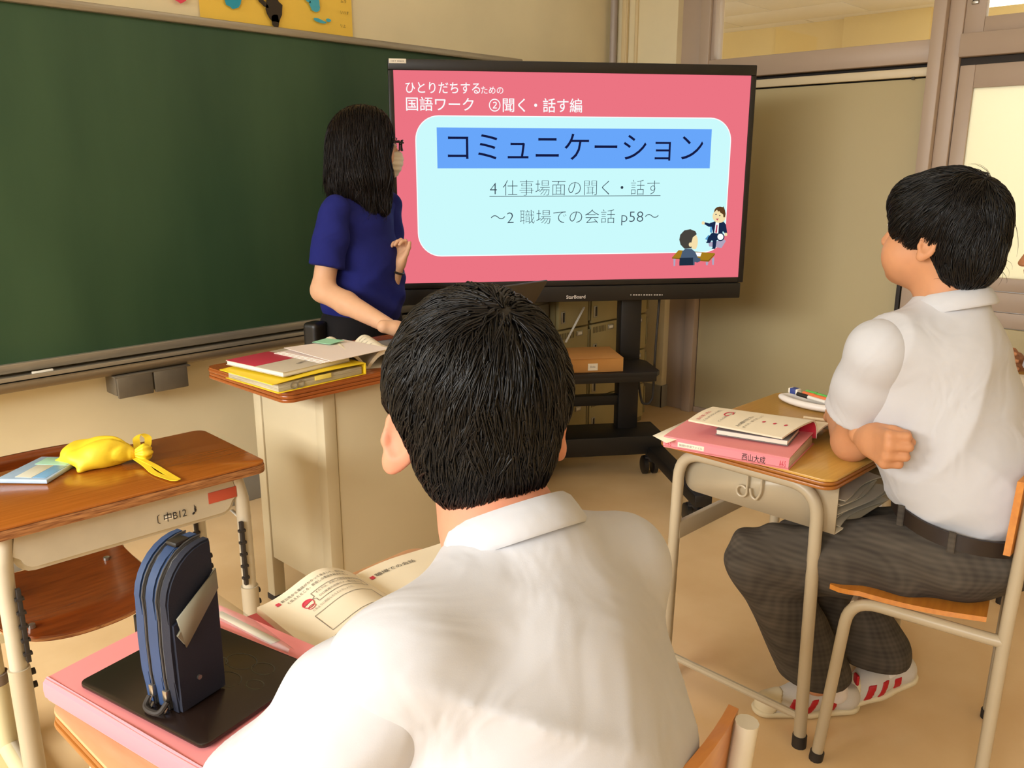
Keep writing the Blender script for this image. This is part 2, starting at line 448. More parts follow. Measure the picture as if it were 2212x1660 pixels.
# ================================================================== CHALKBOARD
BX0, BX1 = -0.6, 3.12
cb = thing('chalkboard', 'long green chalkboard in an aluminium frame on the front wall', 'chalkboard', (0, YW, 0))
bm = B(); box(bm, (BX0, -.035, .70), (BX1, 0, 1.785), .002); obj('writing_surface', bm, M_green, cb)
bm = B(); box(bm, (BX0, -.05, 1.772), (BX1 + .03, 0, 1.80), .006); obj('top_frame', bm, M_alu, cb)
bm = B(); box(bm, (BX1, -.05, .67), (BX1 + .03, 0, 1.772), .004); obj('side_frame', bm, M_alu, cb)
bm = B(); box(bm, (BX0, -.05, .672), (BX1, 0, .702), .004); obj('bottom_frame', bm, M_alu, cb)
bm = B(); box(bm, (BX0, -.105, .648), (BX1, -.0, .662), .003); box(bm, (BX0, -.105, .648), (BX1, -.098, .672), .003)
obj('chalk_tray', bm, M_alu, cb)
bm = B(); tube(bm, [(BX0, -.098, .640), (BX1, -.098, .640)], .017, 12); obj('tray_lip', bm, mat('bronze_aluminium', rgb(140, 124, 100), .35, metal=.6), cb)
bx = thing('chalk_box', 'grey metal pull-out chalk box under the chalkboard tray', 'chalk box', (1.205, 2.862, .553))
gm = mat('grey_steel_box', rgb(118, 110, 96), .45, metal=.4, var=.08)
bm = B(); box(bm, (-.125, .0, .0), (.125, .085, .066), .004); box(bm, (-.13, -.012, .064), (.135, .085, .0695), .002); obj('box_body', bm, gm, bx)
for s in (-1, 1):
    bm = B(); box(bm, (-.06, -.012, -.008), (.06, 0.0, .066), .004); dr = obj('drawer', bm, gm, bx, (s * .0625, 0, 0))
bm = B(); tube(bm, [(0, 0, 0), (.012, -.004, 0), (.062, 0, 0)], .0055, 10)
o = obj('chalk_stick', bm, M_white, None, (.845, 2.905, .668)); tag(o, 'white chalk stick lying on the chalkboard tray at the far left', 'chalk')

# ---- yellow poster with hand prints
po = thing('poster', 'yellow paper poster with painted hand prints above the chalkboard', 'poster', (0, YW - .004, 0))
bm = B()
def pf(u, v): return (1.55 + u * .645, -.004 * math.sin(u * 9) * v - .002, 1.803 + v * .42)
grid_sheet(bm, lambda u, v: pf(u, v), 24, 6)
obj('paper', bm, mat('yellow_poster_paper', rgb(246, 206, 84), .7, var=.05, vscale=5), po)
def blob(name, polys, m, y):
    bm = B()
    for P in polys:
        vs = [bm.verts.new((x, y, z)) for x, z in P]; bm.faces.new(vs)
    return obj(name, bm, m, po, flat=True)
def ell(cx, cz, rx, rz, n=18, jit=0.0, a0=0.0, seed=0):
    rn = random.Random(seed); c, s = math.cos(a0), math.sin(a0); P = []
    for i in range(n):
        a = 2 * math.pi * i / n; k = 1 + jit * (rn.random() - .5)
        x, z = rx * k * math.cos(a), rz * k * math.sin(a)
        P.append((cx + c * x - s * z, cz + s * x + c * z))
    return P
def handprint(cx, cz, s, ang, seed):
    c, sn = math.cos(ang), math.sin(ang); L = []
    for (x, z, rx, rz, a) in ((0, 0, .034, .042, 0), (-.026, .062, .009, .028, .2), (-.009, .072, .009, .032, .05), (.009, .070, .009, .03, -.08), (.026, .058, .008, .024, -.25), (-.044, .022, .009, .026, .9)):
        x, z = x * s, z * s
        L.append(ell(cx + c * x - sn * z, cz + sn * x + c * z, rx * s, rz * s, 16, .25, a + ang, seed + int(abs(x) * 900)))
    return L
pt = lambda px, py: (float(ony(px, py, YW)[0]), float(ony(px, py, YW)[2]))
x, z = pt(384, -12); blob('red_hand_print', handprint(x, z + .008, .85, 0, 3), mat('red_paint', rgb(232, 70, 96), .6), -.0105)
x, z = pt(499, 2); blob('blue_hand_print', handprint(x, z + .01, .95, -.1, 5), mat('blue_paint', rgb(34, 158, 192), .6), -.0105)
x, z = pt(588, 22); blob('black_hand_print', handprint(x, z, 1.05, .05, 8) + [ell(x + .004, z - .04, .016, .03, 14, .5, 0, 4)], mat('black_paint', rgb(44, 32, 18), .6), -.0105)
x, z = pt(675, 10); blob('light_blue_hand_print', handprint(x, z, .7, .1, 13) + [ell(pt(686, 46)[0], pt(686, 46)[1], .028, .007, 14, .3, -.15, 2), ell(pt(705, 45)[0], pt(705, 45)[1], .012, .006, 12, .3, 0, 5)], mat('light_blue_paint', rgb(74, 178, 204), .6), -.0105)
for (px_, py_, s_) in ((731, 3, 'ムラ'), (731, 27, 'いハす'), (731, 56, 'リ上')):
    x, z = pt(px_, py_)
    text_obj('handwriting', s_, M_ink, po, Matrix.Translation((x, -.0105, z - .006)) @ Euler((math.pi / 2, 0, 0)).to_matrix().to_4x4(), height=.012)

# ================================================================== INTERACTIVE DISPLAY ON A STAND
TVC = Vector((2.708, 2.227, 0)); TVR = math.atan2(-0.616, 0.788)
SW, SH, SZ0 = 1.42, 0.806, 0.850
tv = thing('interactive_display', 'large black interactive display on a wheeled stand showing a pink lesson slide', 'display', TVC, TVR)
tvx = np.array([math.cos(TVR), math.sin(TVR), 0]); tvn = np.array([-math.sin(TVR), math.cos(TVR), 0])
def scr(px, py):
    """pixel -> (x, z) on the screen plane in the display's own axes"""
    dd = ray(px, py); o = CAM - np.array(TVC)
    t = -(o @ tvn) / (dd @ tvn); p = o + dd * t
    return float(p @ tvx), float(p[2])
hw = SW / 2
bm = B()
box(bm, (-hw - .02, -.006, SZ0 + SH), (hw + .022, .07, SZ0 + SH + .04), .004)
box(bm, (-hw - .02, -.006, SZ0 - .022), (-hw, .07, SZ0 + SH), .003); box(bm, (hw, -.006, SZ0 - .022), (hw + .022, .07, SZ0 + SH), .003)
box(bm, (-hw, -.006, SZ0 - .022), (hw, .07, SZ0), .002)
obj('bezel', bm, M_black, tv)
bm = B(); box(bm, (-hw - .02, .012, SZ0 - .02), (hw + .02, .075, SZ0 + SH + .03), .004); obj('back_cover', bm, M_blackm, tv)
bm = B(); box(bm, (-hw - .005, -.012, SZ0 - .088), (hw + .01, .06, SZ0 - .024), .005); bar = obj('speaker_bar', bm, M_black, tv)
FR = Euler((math.pi / 2, 0, 0)).to_matrix().to_4x4()
def onbar(px, py):
    x, z = scr(px, py); return x, z
x, z = scr(1222, 645); x2, _ = scr(1263, 645)
text_obj('brand_lettering', 'StarBoard', mat('pale_logo_print', rgb(214, 204, 196), .5), bar, Matrix.Translation((x, -.0125, z)) @ FR, width=x2 - x, thin=.012)
bm = B()
for k in range(13):
    x, z = scr(1360 + k * 5.6, 637.5); box(bm, (x, -.0128, z), (x + (.007 if k % 4 else .004), -.012, z + .0035))
obj('button_icons', bm, MATS['pale_logo_print'], bar)
x, z = scr(840, 137); x2, z2 = scr(877, 131)
bm = B(); box(bm, (x, -.0078, z), (x2, -.006, z2 + .006), .0005); st = obj('asset_sticker', bm, M_white, tv)
text_obj('sticker_print', 'HKT 00602', M_inkgrey, st, Matrix.Translation((x + .008, -.0082, z + .005)) @ FR, width=x2 - x - .016, height=.006)
bm = B(); cyl(bm, (0.02, -.0075, SZ0 + SH + .02), (0.02, -.005, SZ0 + SH + .02), .004, 12); obj('camera_lens', bm, M_rubber, tv)
# --- the lit slide
E_ = lambda n, r, g, b: emat('screen_' + n, rgb(r, g, b), 1.0)
bm = B(); box(bm, (-hw, -.0015, SZ0), (hw, .012, SZ0 + SH)); sc = obj('screen', bm, E_('pink', 236, 116, 130), tv, flat=True)
lay = [-.0020]
def flatpoly(name, polys, m, dz=.0002, parent=sc):
    lay[0] -= dz
    bm = B(); ms = m if isinstance(m, list) else [m]
    for i, P in enumerate(polys):
        f = bm.faces.new([bm.verts.new((x, lay[0] - i * .00004, z)) for x, z in P])
        f.material_index = i if isinstance(m, list) else 0
    if isinstance(m, list): lay[0] -= len(polys) * .00004
    me = bpy.data.meshes.new(name); bm.to_mesh(me); bm.free()
    for q in ms: me.materials.append(q)
    return link_mesh(name, me, parent)
pl0 = scr(899, 405); pl1 = scr(1574, 400); ptp = scr(1236, 254)[1]; pbt = scr(1236, 548)[1]
def rr(x0, x1, z0, z1, r): return [(a, b) for a, b in rrect(x1 - x0, z1 - z0, r, 10, (x0 + x1) / 2, (z0 + z1) / 2)]
x0p, x1p = scr(902, 405)[0], scr(1571, 400)[0]
flatpoly('slide_panel_border', [rr(x0p - .004, x1p + .004, pbt - .004, ptp + .004, .092)], E_('white', 252, 255, 255))
flatpoly('slide_panel', [rr(x0p, x1p, pbt, ptp, .088)], E_('ice', 203, 250, 252))
q0 = scr(944, 320)[0]; q1 = scr(1535, 320)[0]; qz0 = scr(1240, 364)[1]; qz1 = scr(1240, 277.5)[1]
flatpoly('slide_title_bar', [[(q0, qz0), (q1, qz0), (q1, qz1), (q0, qz1)]], E_('blue', 104, 166, 250))
E_navy = E_('navy', 20, 26, 66); E_dark = E_('dark', 52, 62, 78); E_w = MATS['screen_white']
def stext(name, body, m, pL, pR, pyb, pyt, thin=0.0):
    lay[0] -= .0002
    xa, _ = scr(pL, (pyb + pyt) / 2); xb, _ = scr(pR, (pyb + pyt) / 2)
    pm = (pL + pR) / 2; za = scr(pm, pyb)[1]; zb = scr(pm, pyt)[1]
    text_obj(name, body, m, sc, Matrix.Translation((xa, lay[0], za)) @ FR, xb - xa, zb - za, thin)
stext('slide_text', 'ひとりだちする', E_w, 876, 1037, 202, 178, .006)
stext('slide_text', 'ための', E_w, 1039, 1087, 203, 187, .004)
stext('slide_text', '国語ワーク', E_w, 877, 1023, 240, 210, .006)
stext('slide_text', '②聞く・話す編', E_w, 1056, 1257, 243, 212, .006)
stext('slide_title_text', 'コミュニケーション', E_navy, 967, 1518, 347, 289, -.004)
stext('slide_text', '4 仕事場面の聞く・話す', E_dark, 1058, 1424, 422, 389, -.018)
x, z = scr(1057, 424.5); x2, _ = scr(1426, 424.5)
flatpoly('slide_underline', [[(x, z - .0012), (x2, z - .0012), (x2, z + .0012), (x, z + .0012)]], E_dark)
stext('slide_text', '〜2 職場での会話 p58〜', E_dark, 1060, 1422, 488, 453, -.016)
# the small picture: one person at a table with the back to us, one seated in a suit
def PP(*pts): return [scr(1420 + x * 180 / 1358, 380 + y * 220 / 1660) for x, y in pts]
def PE(cx, cy, rx, ry, n=24, a=0.0):
    return PP(*[(cx + rx * math.cos(t) * math.cos(a) - ry * math.sin(t) * math.sin(a), cy + rx * math.cos(t) * math.sin(a) + ry * math.sin(t) * math.cos(a)) for t in [2 * math.pi * i / n for i in range(n)]])
c_sk, c_bh, c_nv, c_wt = E_('skin', 246, 224, 172), E_('brownhair', 92, 62, 34), E_('suit', 26, 42, 74), MATS['screen_white']
c_gh, c_gs, c_tb, c_te, c_lg, c_rd, c_bl = E_('greyhair', 72, 68, 62), E_('greysuit', 76, 94, 116), E_('tabletop', 166, 124, 30), E_('tableedge', 132, 98, 26), E_('tableleg', 176, 166, 190), E_('tie', 190, 74, 96), E_('chairblue', 92, 160, 208)
flatpoly('slide_picture_sitting_man', [
    PP((830, 1080), (1100, 1080), (1110, 1060), (1040, 1000), (1040, 1175), (1030, 1175), (1030, 1020), (840, 1150), (828, 1120)),
    PP((860, 760), (905, 770), (880, 930), (850, 920)), PP((770, 1030), (830, 960), (870, 1010), (810, 1050)), PP((1060, 770), (1090, 780), (1090, 880), (1056, 880)),
    PP((880, 930), (820, 1000), (800, 1075), (850, 1095), (880, 1050), (895, 1060), (890, 1190), (940, 1185), (960, 1050), (1060, 1010), (1060, 930)),
    PP((780, 1075), (830, 1080), (850, 1092), (800, 1095)), PP((872, 1190), (895, 1172), (938, 1176), (930, 1192)),
    PP((760, 755), (840, 775), (920, 745), (1060, 735), (1110, 790), (1130, 930), (1095, 940), (1060, 900), (1050, 940), (900, 930), (880, 830), (830, 830), (755, 785)),
    PP((945, 745), (1000, 745), (985, 940), (920, 930)), PP((955, 800), (975, 800), (965, 930), (935, 925)),
    PE(740, 768, 26, 28), PE(1110, 955, 22, 28),
    PE(1000, 660, 108, 108), PE(1075, 690, 24, 28),
    PP((910, 600), (930, 540), (965, 510), (1015, 500), (1060, 510), (1070, 495), (1095, 560), (1105, 620), (1095, 675), (1068, 675), (1065, 630), (1020, 600), (1000, 570), (985, 585), (965, 552)),
    PP((945, 700), (995, 695), (970, 728)), PE(948, 628, 12, 8), PE(1010, 648, 12, 8),
    PE(1020, 994, 66, 70), PE(1020, 994, 48, 52)],
    [c_lg, c_bl, c_bl, c_bl, c_nv, c_nv, c_nv, c_nv, c_wt, c_rd, c_sk, c_sk, c_sk, c_sk, c_bh, c_rd, c_nv, c_nv, c_nv, c_wt])
flatpoly('slide_picture_man_at_table', [
    PP((255, 1350), (290, 1350), (282, 1470), (256, 1470)), PP((780, 1400), (825, 1400), (812, 1455), (785, 1455)), PP((880, 1350), (920, 1320), (912, 1450), (886, 1450)),
    PP((232, 1330), (340, 1210), (935, 1262), (830, 1385), (640, 1380), (232, 1345)), PP((232, 1330), (640, 1365), (820, 1375), (930, 1268), (930, 1285), (830, 1398), (640, 1385), (232, 1348)),
    PP((610, 1245), (715, 1252), (692, 1315), (640, 1310)),
    PP((350, 1400), (400, 1230), (450, 1185), (550, 1190), (610, 1240), (650, 1330), (695, 1345), (690, 1390), (640, 1415), (600, 1400), (598, 1455), (350, 1462)),
    PP((355, 1335), (575, 1330), (575, 1455), (352, 1462)),
    PE(590, 1070, 62, 125), PP((560, 1150), (640, 1150), (620, 1195), (560, 1190)),
    PP((350, 1040), (365, 960), (430, 890), (530, 868), (565, 885), (610, 900), (635, 950), (590, 985), (570, 1000), (545, 1090), (550, 1180), (430, 1185), (370, 1120)),
    PE(530, 1120, 26, 36)],
    [c_lg, c_lg, c_lg, c_tb, c_te, c_wt, c_gs, E_('chairnavy', 34, 48, 66), c_sk, c_sk, c_gh, c_sk])
# --- stand
for s in (-1, 1):
    bm = B(); box(bm, (s * .265 - .045, .05, .10), (s * .265 + .045, .125, 1.25), .006); obj('column', bm, M_blackm, tv)
    bm = B(); box(bm, (s * .36 - .035, -.64, .085), (s * .36 + .035, .26, .135), .008); ft = obj('foot', bm, M_blackm, tv)
    for (yy) in (-.575, -.03):
        bm = B(); tube(bm, [(s * .345, yy, .085), (s * .345, yy, .07)], .018, 12); box(bm, (s * .345 - .026, yy - .02, .055), (s * .345 + .026, yy + .02, .08), .006)
        cs = obj('caster', bm, M_rubber, tv)
        bm = B()
        for q in (-1, 1):
            tube(bm, [(s * .345 + q * .010, yy, .04), (s * .345 + q * .0125, yy, .04), (s * .345 + q * .030, yy, .04), (s * .345 + q * .033, yy, .04)], [.030, .040, .040, .034], 20)
        obj('wheel', bm, M_black, cs)
bm = B(); box(bm, (-.40, -.07, .10), (.40, .14, .185), .008); obj('base_beam', bm, M_blackm, tv)
bm = B(); box(bm, (-.23, .06, .29), (.23, .10, .335), .004); obj('cross_bar', bm, M_blackm, tv)
bm = B(); prism(bm, [(-.31, -.19), (.31, -.19), (.33, -.16), (.33, .02), (.26, .15), (-.26, .15), (-.33, .02), (-.33, -.16)], .475, .495, .003)
obj('shelf', bm, M_blackm, tv)
bm = B(); box(bm, (-.31, -.19, .455), (.31, -.175, .48), .003); obj('shelf_lip', bm, M_blackm, tv)
bm = B(); box(bm, (-.30, .07, .95), (.30, .12, 1.02), .004); obj('mount_bracket', bm, M_blackm, tv)
# power cord hanging from the display
pts = [scr(x, y) + (.09,) for x, y in ((1440, 640), (1436, 690), (1430, 760), (1426, 830), (1424, 872), (1414, 886), (1400, 884), (1394, 850), (1390, 800), (1392, 700))]
cp = [Vector((x, yy, z)) for x, z, yy in pts]
bm = B(); tube(bm, fillet(cp, .06, 5), .0055, 8)
o = obj('power_cord', bm, M_rubber, None, TVC, (0, 0, TVR)); tag(o, 'black power cord hanging in a loop behind the display', 'cord')
# cardboard box on the shelf
cx0, cz0 = scr(1222, 786)
bo = thing('cardboard_box', 'flat brown cardboard box with a white label on the display shelf', 'box', TVC, TVR)
M_card = mat('brown_cardboard', rgb(196, 142, 78), .8, var=.04, vscale=9)
bm = B(); box(bm, (-.15, -.165, .496), (.175, .06, .552), .002); obj('box_body', bm, M_card, bo)
bm = B(); box(bm, (-.15, -.1665, .552), (.175, .06, .5535), .0005); obj('lid_flap', bm, M_card, bo)
bm = B(); box(bm, (.028, -.1666, .505), (.068, -.1652, .533)); lb = obj('paper_label', bm, M_white, bo)
text_obj('label_print', 'Slide', M_inkgrey, lb, Matrix.Translation((.036, -.1670, .516)) @ FR, width=.022)

# ================================================================== LOCKERS
M_lock = mat('khaki_locker_paint', rgb(168, 152, 104), .5, var=.05, vscale=6)
lk = thing('locker_cabinet', 'khaki steel shoe locker cabinet behind the display', 'locker', (2.885, 2.462, 0))
LW, NC, RH, Z0 = .2385, 3, .1835, .03
bm = B(); box(bm, (0, .02, .0), (LW * NC, .395, Z0 + RH * 7 + .03), .003); obj('locker_body', bm, mat('khaki_locker_frame', rgb(134, 120, 80), .5), lk)
def locker_door_mesh():
    bm = B(); box(bm, (.006, 0, .004), (LW - .018, .018, RH - .004), .003); return bm
d0 = None
for r in range(7):
    for c in range(NC):
        L = (c * LW, 0, Z0 + r * RH)
        if d0 is None:
            d0 = obj('locker_door', locker_door_mesh(), M_lock, lk, L); dd = d0
            bm = B(); box(bm, (.022, -.003, .03), (.05, 0, .085), .002); q1 = obj('latch_plate', bm, M_chrome, dd)
            bm = B(); box(bm, (.032, -.0045, .036), (.044, -.003, .08), .001); q2 = obj('latch_slot', bm, M_rubber, dd)
            bm = B(); box(bm, (.135, -.004, RH - .042), (.178, 0, RH - .018), .002); q3 = obj('name_holder', bm, M_chrome, dd)
            bm = B(); box(bm, (.142, -.0048, RH - .036), (.171, -.004, RH - .024)); q4 = obj('name_card', bm, M_white, dd)
            bm = B()
            for k in range(9): box(bm, (.02 + k * .0115, -.0012, RH - .045), (.0235 + k * .0115, .001, RH - .016))
            q5 = obj('vent_slots', bm, mat('vent_shadow_steel', rgb(92, 82, 54), .7), dd)
            bm = B(); box(bm, (LW - .016, -.002, .02), (LW - .004, .012, RH - .02), .003); q6 = obj('hinge', bm, MATS['khaki_locker_frame'], dd)
            qs = (q1, q2, q3, q4, q5, q6)
        else:
            dd = link_mesh('locker_door', d0.data, lk, L)
            for q in qs: link_mesh(q.name.split('.')[0], q.data, dd)
# metre rule leaning on the lockers
p0 = ony(1222, 740, 2.44); p1 = ony(1262, 664, 2.452)
bm = B(); tube(bm, [p0, p1], .006, 8, rb=.003); o = obj('pointer_stick', bm, M_white, None); tag(o, 'thin white stick leaning against the lockers behind the cardboard box', 'stick')
# grey cabinet beside the lockers
gc = thing('file_cabinet', 'dark grey steel cabinet with blue labels left of the lockers', 'cabinet', (2.635, 2.50, 0))
bm = B(); box(bm, (0, .012, 0), (.245, .36, .72), .004); obj('cabinet_body', bm, mat('dark_grey_steel', rgb(110, 102, 84), .5), gc)
d0 = None
for r in range(3):
    z = .05 + r * .222
    bm = B(); box(bm, (.012, 0, z), (.235, .014, z + .21), .004); dd = obj('drawer', bm, MATS['dark_grey_steel'], gc)
    bm = B(); box(bm, (.06, -.015, z + .12), (.15, 0, z + .14), .004); obj('handle', bm, M_chrome, dd)
    bm = B(); box(bm, (.18, -.002, z + .09), (.22, 0, z + .16)); lb = obj('blue_label', bm, mat('blue_label_paper', rgb(128, 160, 190), .7), dd)
    for k, t_ in enumerate('数国'):
        text_obj('label_letters', t_, M_ink, lb, Matrix.Translation((.19, -.0025, z + .13 - k * .032)) @ FR, height=.02)

# ================================================================== TEACHER'S DESK
TZ = .76
td = thing('teacher_desk', "teacher's desk with cherry wood top and beige steel body", 'desk', (0, 0, 0))
TX0, TX1, TY0, TY1 = 1.085, 2.13, 1.81, 2.225
cxm, cym = (TX0 + TX1) / 2, (TY0 + TY1) / 2
bm = B(); prism(bm, rrect(TX1 - TX0 - .004, TY1 - TY0 - .004, .028, 6, cxm, cym), TZ - .004, TZ); obj('desk_top', bm, M_woodT, td)
for k in range(3):
    bm = B(); prism(bm, rrect(TX1 - TX0 - .002 * (k % 2), TY1 - TY0 - .002 * (k % 2), .03, 6, cxm, cym), TZ - .032 + k * .0095, TZ - .0225 + k * .0095 - .0006, .0022)
    obj('edge_layer', bm, M_woodT, td)
ax, bx_ = 1.215, 1.90; ay, by = 1.845, 2.205; zt, zb = TZ - .034, .15
M_tp = mat('taupe_steel_panel', rgb(200, 187, 156), .42, var=.03, vscale=4)
def post(x, y): 
    bm = B(); box(bm, (x - .02, y - .02, 0.012), (x + .02, y + .02, zt), .004); p = obj('post', bm, M_tp, td)
    bm = B(); box(bm, (x - .022, y - .022, 0), (x + .022, y + .022, .02), .003); obj('foot_cap', bm, M_rubber, p)
for x in (ax + .02, bx_ - .02):
    for y in (ay + .02, by - .02): post(x, y)
bm = B(); box(bm, (ax + .004, ay + .042, zb), (ax + .022, by - .042, zt), .003); obj('end_panel', bm, M_tp, td)
bm = B(); box(bm, (bx_ - .022, ay + .042, zb), (bx_ - .004, by - .042, zt), .003); obj('end_panel', bm, M_tp, td)
bm = B(); box(bm, (ax + .042, ay + .004, zb), (bx_ - .042, ay + .022, zt), .003); obj('front_panel', bm, M_tp, td)
bm = B(); box(bm, (ax + .04, by - .02, TZ - .16), (bx_ - .04, by - .004, zt), .003); obj('drawer_front', bm, M_tp, td)
bm = B(); box(bm, (ax + .002, by - .17, zt - .05), (ax + .0035, by - .08, zt - .025)); obj('sticker', bm, mat('pale_blue_sticker', rgb(168, 206, 218), .6), td)

ft_ = [Vector(onz(x, y, .0008)) for x, y in ((496, 1103), (503, 1101), (543, 1139), (538, 1143))]
bm = B(); quad(bm, *ft_); o = obj('floor_tape', bm, M_white, None); md = o.modifiers.new('thick', 'SOLIDIFY'); md.thickness = .0006; tag(o, "thin white tape strip on the floor beside the teacher's desk", 'tape')

# ================================================================== STUDENT DESKS AND CHAIRS
def student_desk(name, label, loc, rz, h, w, dp, wm, em, tubem, papers=False, hook=True):
    t = thing(name, label, 'desk', loc, rz, 'student desks')
    bm = B(); prism(bm, rrect(w - .004, dp - .004, .03), h - .006, h, .0015); obj('desk_top', bm, wm, t)
    for k in range(2):
        bm = B(); prism(bm, rrect(w - .003 * (k % 2), dp - .003 * (k % 2), .032), h - .024 + k * .009, h - .0155 + k * .009, .003); obj('edge_layer', bm, em, t)
    zt = h - .024
    xl = w / 2 - .040
    for s in (-1, 1):
        bm = B(); tube(bm, fillet([(s * xl, -dp / 2 + .035, .012), (s * xl, -dp / 2 + .045, zt - .014), (s * xl, dp / 2 - .045, zt - .014), (s * xl, dp / 2 - .03, .012)], .07, 8), .014, 12)
        sf = obj('side_frame', bm, tubem, t)
        for y in (-dp / 2 + .035, dp / 2 - .03):
            bm = B(); tube(bm, [(s * xl, y, 0), (s * xl, y, .03)], .0165, 12); obj('foot_cap', bm, M_rubber, sf)
        bm = B(); tube(bm, [(s * xl, -dp / 2 + .036, .075), (s * xl, dp / 2 - .031, .075)], .0095, 10); obj('foot_bar', bm, tubem, t)
    bm = B(); box(bm, (-xl, dp / 2 - .055, h * .60), (xl, dp / 2 - .04, h * .60 + .045), .003); obj('stretcher', bm, tubem, t)
    # book tray: bottom, back, sides, lips
    tw = w / 2 - .062; z0 = zt - .115; y0, y1 = -dp / 2 + .01, dp / 2 - .05
    bm = B()
    prof = [(y0, z0)] + [(y1 - .03 + .03 * math.sin(a), z0 + .03 - .03 * math.cos(a)) for a in [math.radians(15 * i) for i in range(7)]] + [(y1, zt)]
    for (x0, x1) in ((-tw, tw),):
        va = [bm.verts.new((x0, y, z)) for y, z in prof]; vb = [bm.verts.new((x1, y, z)) for y, z in prof]
        for i in range(len(prof) - 1): bm.faces.new((va[i], vb[i], vb[i + 1], va[i + 1]))
    for s in (-1, 1):
        poly = [bm.verts.new((s * tw, y, z)) for y, z in prof] + [bm.verts.new((s * tw, y0, zt))]
        bm.faces.new(poly)
    o = obj('book_tray', bm, tubem, t)
    md = o.modifiers.new('thick', 'SOLIDIFY'); md.thickness = .003
    if hook:
        bm = B()
        pts = [(-.018, 0, .0), (-.018, 0, -.062)] + [(-.018 - .013 + .013 * math.cos(a), 0, -.062 - .013 * math.sin(a)) for a in [math.radians(20 * i) for i in range(0, 17)]]
        tube(bm, pts, .0028, 8)
        tube(bm, fillet([(.018, 0, 0), (.018, 0, -.055), (.006, 0, -.075), (-.006, 0, -.068), (-.010, 0, -.05)], .015, 5), .0028, 8)
        hk = obj('bag_hook', bm, tubem, t, (-tw - .012, -.02, zt - .012), (0, 0, math.radians(-90)))
    return t

def student_chair(name, label, loc, rz, sh=.42, wm=None, tubem=None, back=True, bh=.34, yf=.17, yr=-.175, lean=.075):
    t = thing(name, label, 'chair', loc, rz, 'student chairs')
    hw_ = .185
    # seat
    bm = B()
    def sf(u, v):
        x = (u - .5) * .385; y = yr + .01 + v * (yf - yr + .015)
        z = sh - .010 * math.sin(v * math.pi) - (.018 * max(0, v - .8) / .2) ** 1.0 * .8 + .008 * abs(u - .5) * 2
        k = 1 - .10 * (v > .9) * (v - .9) / .1
        return (x * k * (1 - .06 * (1 - v)), y, z)
    grid_sheet(bm, sf, 12, 14, .011); obj('seat', bm, wm, t)
    for s in (-1, 1):
        # front leg, rail and rear post
        bm = B(); tube(bm, fillet([(s * (hw_ + .005), yf + .015, .0), (s * hw_, yf - .02, sh - .022), (s * hw_, yr, sh - .034), (s * hw_, yr - .022, sh - .034)], .06, 7), .0125, 12); lf = obj('front_leg', bm, tubem, t)
        bm = B(); tube(bm, [(s * (hw_ + .005), yf + .015, 0), (s * (hw_ + .0048), yf + .0125, .022)], .0155, 12); obj('foot_cap', bm, M_rubber, lf)
        pts = fillet([(s * (hw_ + .002), yr - .02, 0), (s * hw_, yr - .025, sh), (s * hw_, yr - lean, sh + bh)], .12, 8)
        bm = B(); tube(bm, pts, .0125, 12); rp = obj('rear_post', bm, tubem, t)
        bm = B(); tube(bm, [(s * (hw_ + .002), yr - .02, 0), (s * (hw_ + .002), yr - .02, .022)], .0155, 12); obj('foot_cap', bm, M_rubber, rp)
        bm = B(); tube(bm, [(s * .12, .06, sh - .001), (s * .12, .06, sh - .006)], .007, 10); obj('rivet', bm, M_chrome, t)
        bm = B(); tube(bm, [(s * .12, -.09, sh - .001), (s * .12, -.09, sh - .006)], .007, 10); obj('rivet', bm, M_chrome, t)
    bm = B(); tube(bm, [(-hw_, yr - .022, sh - .06), (hw_, yr - .022, sh - .06)], .010, 10); tube(bm, [(-hw_, yf - .03, sh - .035), (hw_, yf - .03, sh - .035)], .010, 10); obj('cross_tube', bm, tubem, t)
    bm = B()
    def bf(u, v):
        x = (u - .5) * .395; zz = sh + bh - .135 + v * .15
        y = yr - .007 - (lean - .025) * ((zz - sh) / bh) - .030 * (1 - (2 * u - 1) ** 2)
        return (x, y + .0, zz - .014 * (2 * u - 1) ** 2)
    n0 = 14
    fr_ = [[bm.verts.new(bf(i / n0, j / 4)) for j in range(5)] for i in range(n0 + 1)]
    bk_ = [[bm.verts.new(Vector(bf(i / n0, j / 4)) + Vector((0, .012, 0))) for j in range(5)] for i in range(n0 + 1)]
    for A_, fl in ((fr_, 1), (bk_, 0)):
        for i in range(n0):
            for j in range(4): bm.faces.new((A_[i][j], A_[i + 1][j], A_[i + 1][j + 1], A_[i][j + 1]))
    for i in range(n0):
        bm.faces.new((fr_[i][0], bk_[i][0], bk_[i + 1][0], fr_[i + 1][0])); bm.faces.new((fr_[i][4], bk_[i][4], bk_[i + 1][4], fr_[i + 1][4]))
    for j in range(4):
        bm.faces.new((fr_[0][j], bk_[0][j], bk_[0][j + 1], fr_[0][j + 1])); bm.faces.new((fr_[n0][j], bk_[n0][j], bk_[n0][j + 1], fr_[n0][j + 1]))
    obj('backrest', bm, wm, t)
    return t

DH = .67
deskF = student_desk('student_desk', 'pale wooden school desk in the foreground under the pink file and pencil case', (.570, .822, 0), math.radians(1.5), DH, .605, .44, M_woodF, M_edge, M_paint_lt)
deskR = student_desk('student_desk', 'honey coloured school desk at the right with a wire bag hook on its side', (1.957, .870, 0), math.radians(-2.0), DH, .60, .445, M_woodR, M_edge, M_paint)
chairF = student_chair('student_chair', 'school chair under the student in the foreground, orange backrest showing', (.542, .584, 0), math.radians(0), .400, M_orangew, M_paint_lt, lean=.055)
chairR = student_chair('student_chair', 'school chair under the student with crossed arms at the right', (1.890, .529, 0), math.radians(11.4), .432, M_orangew, M_paint, bh=.30, yf=.14, yr=-.143, lean=.035)

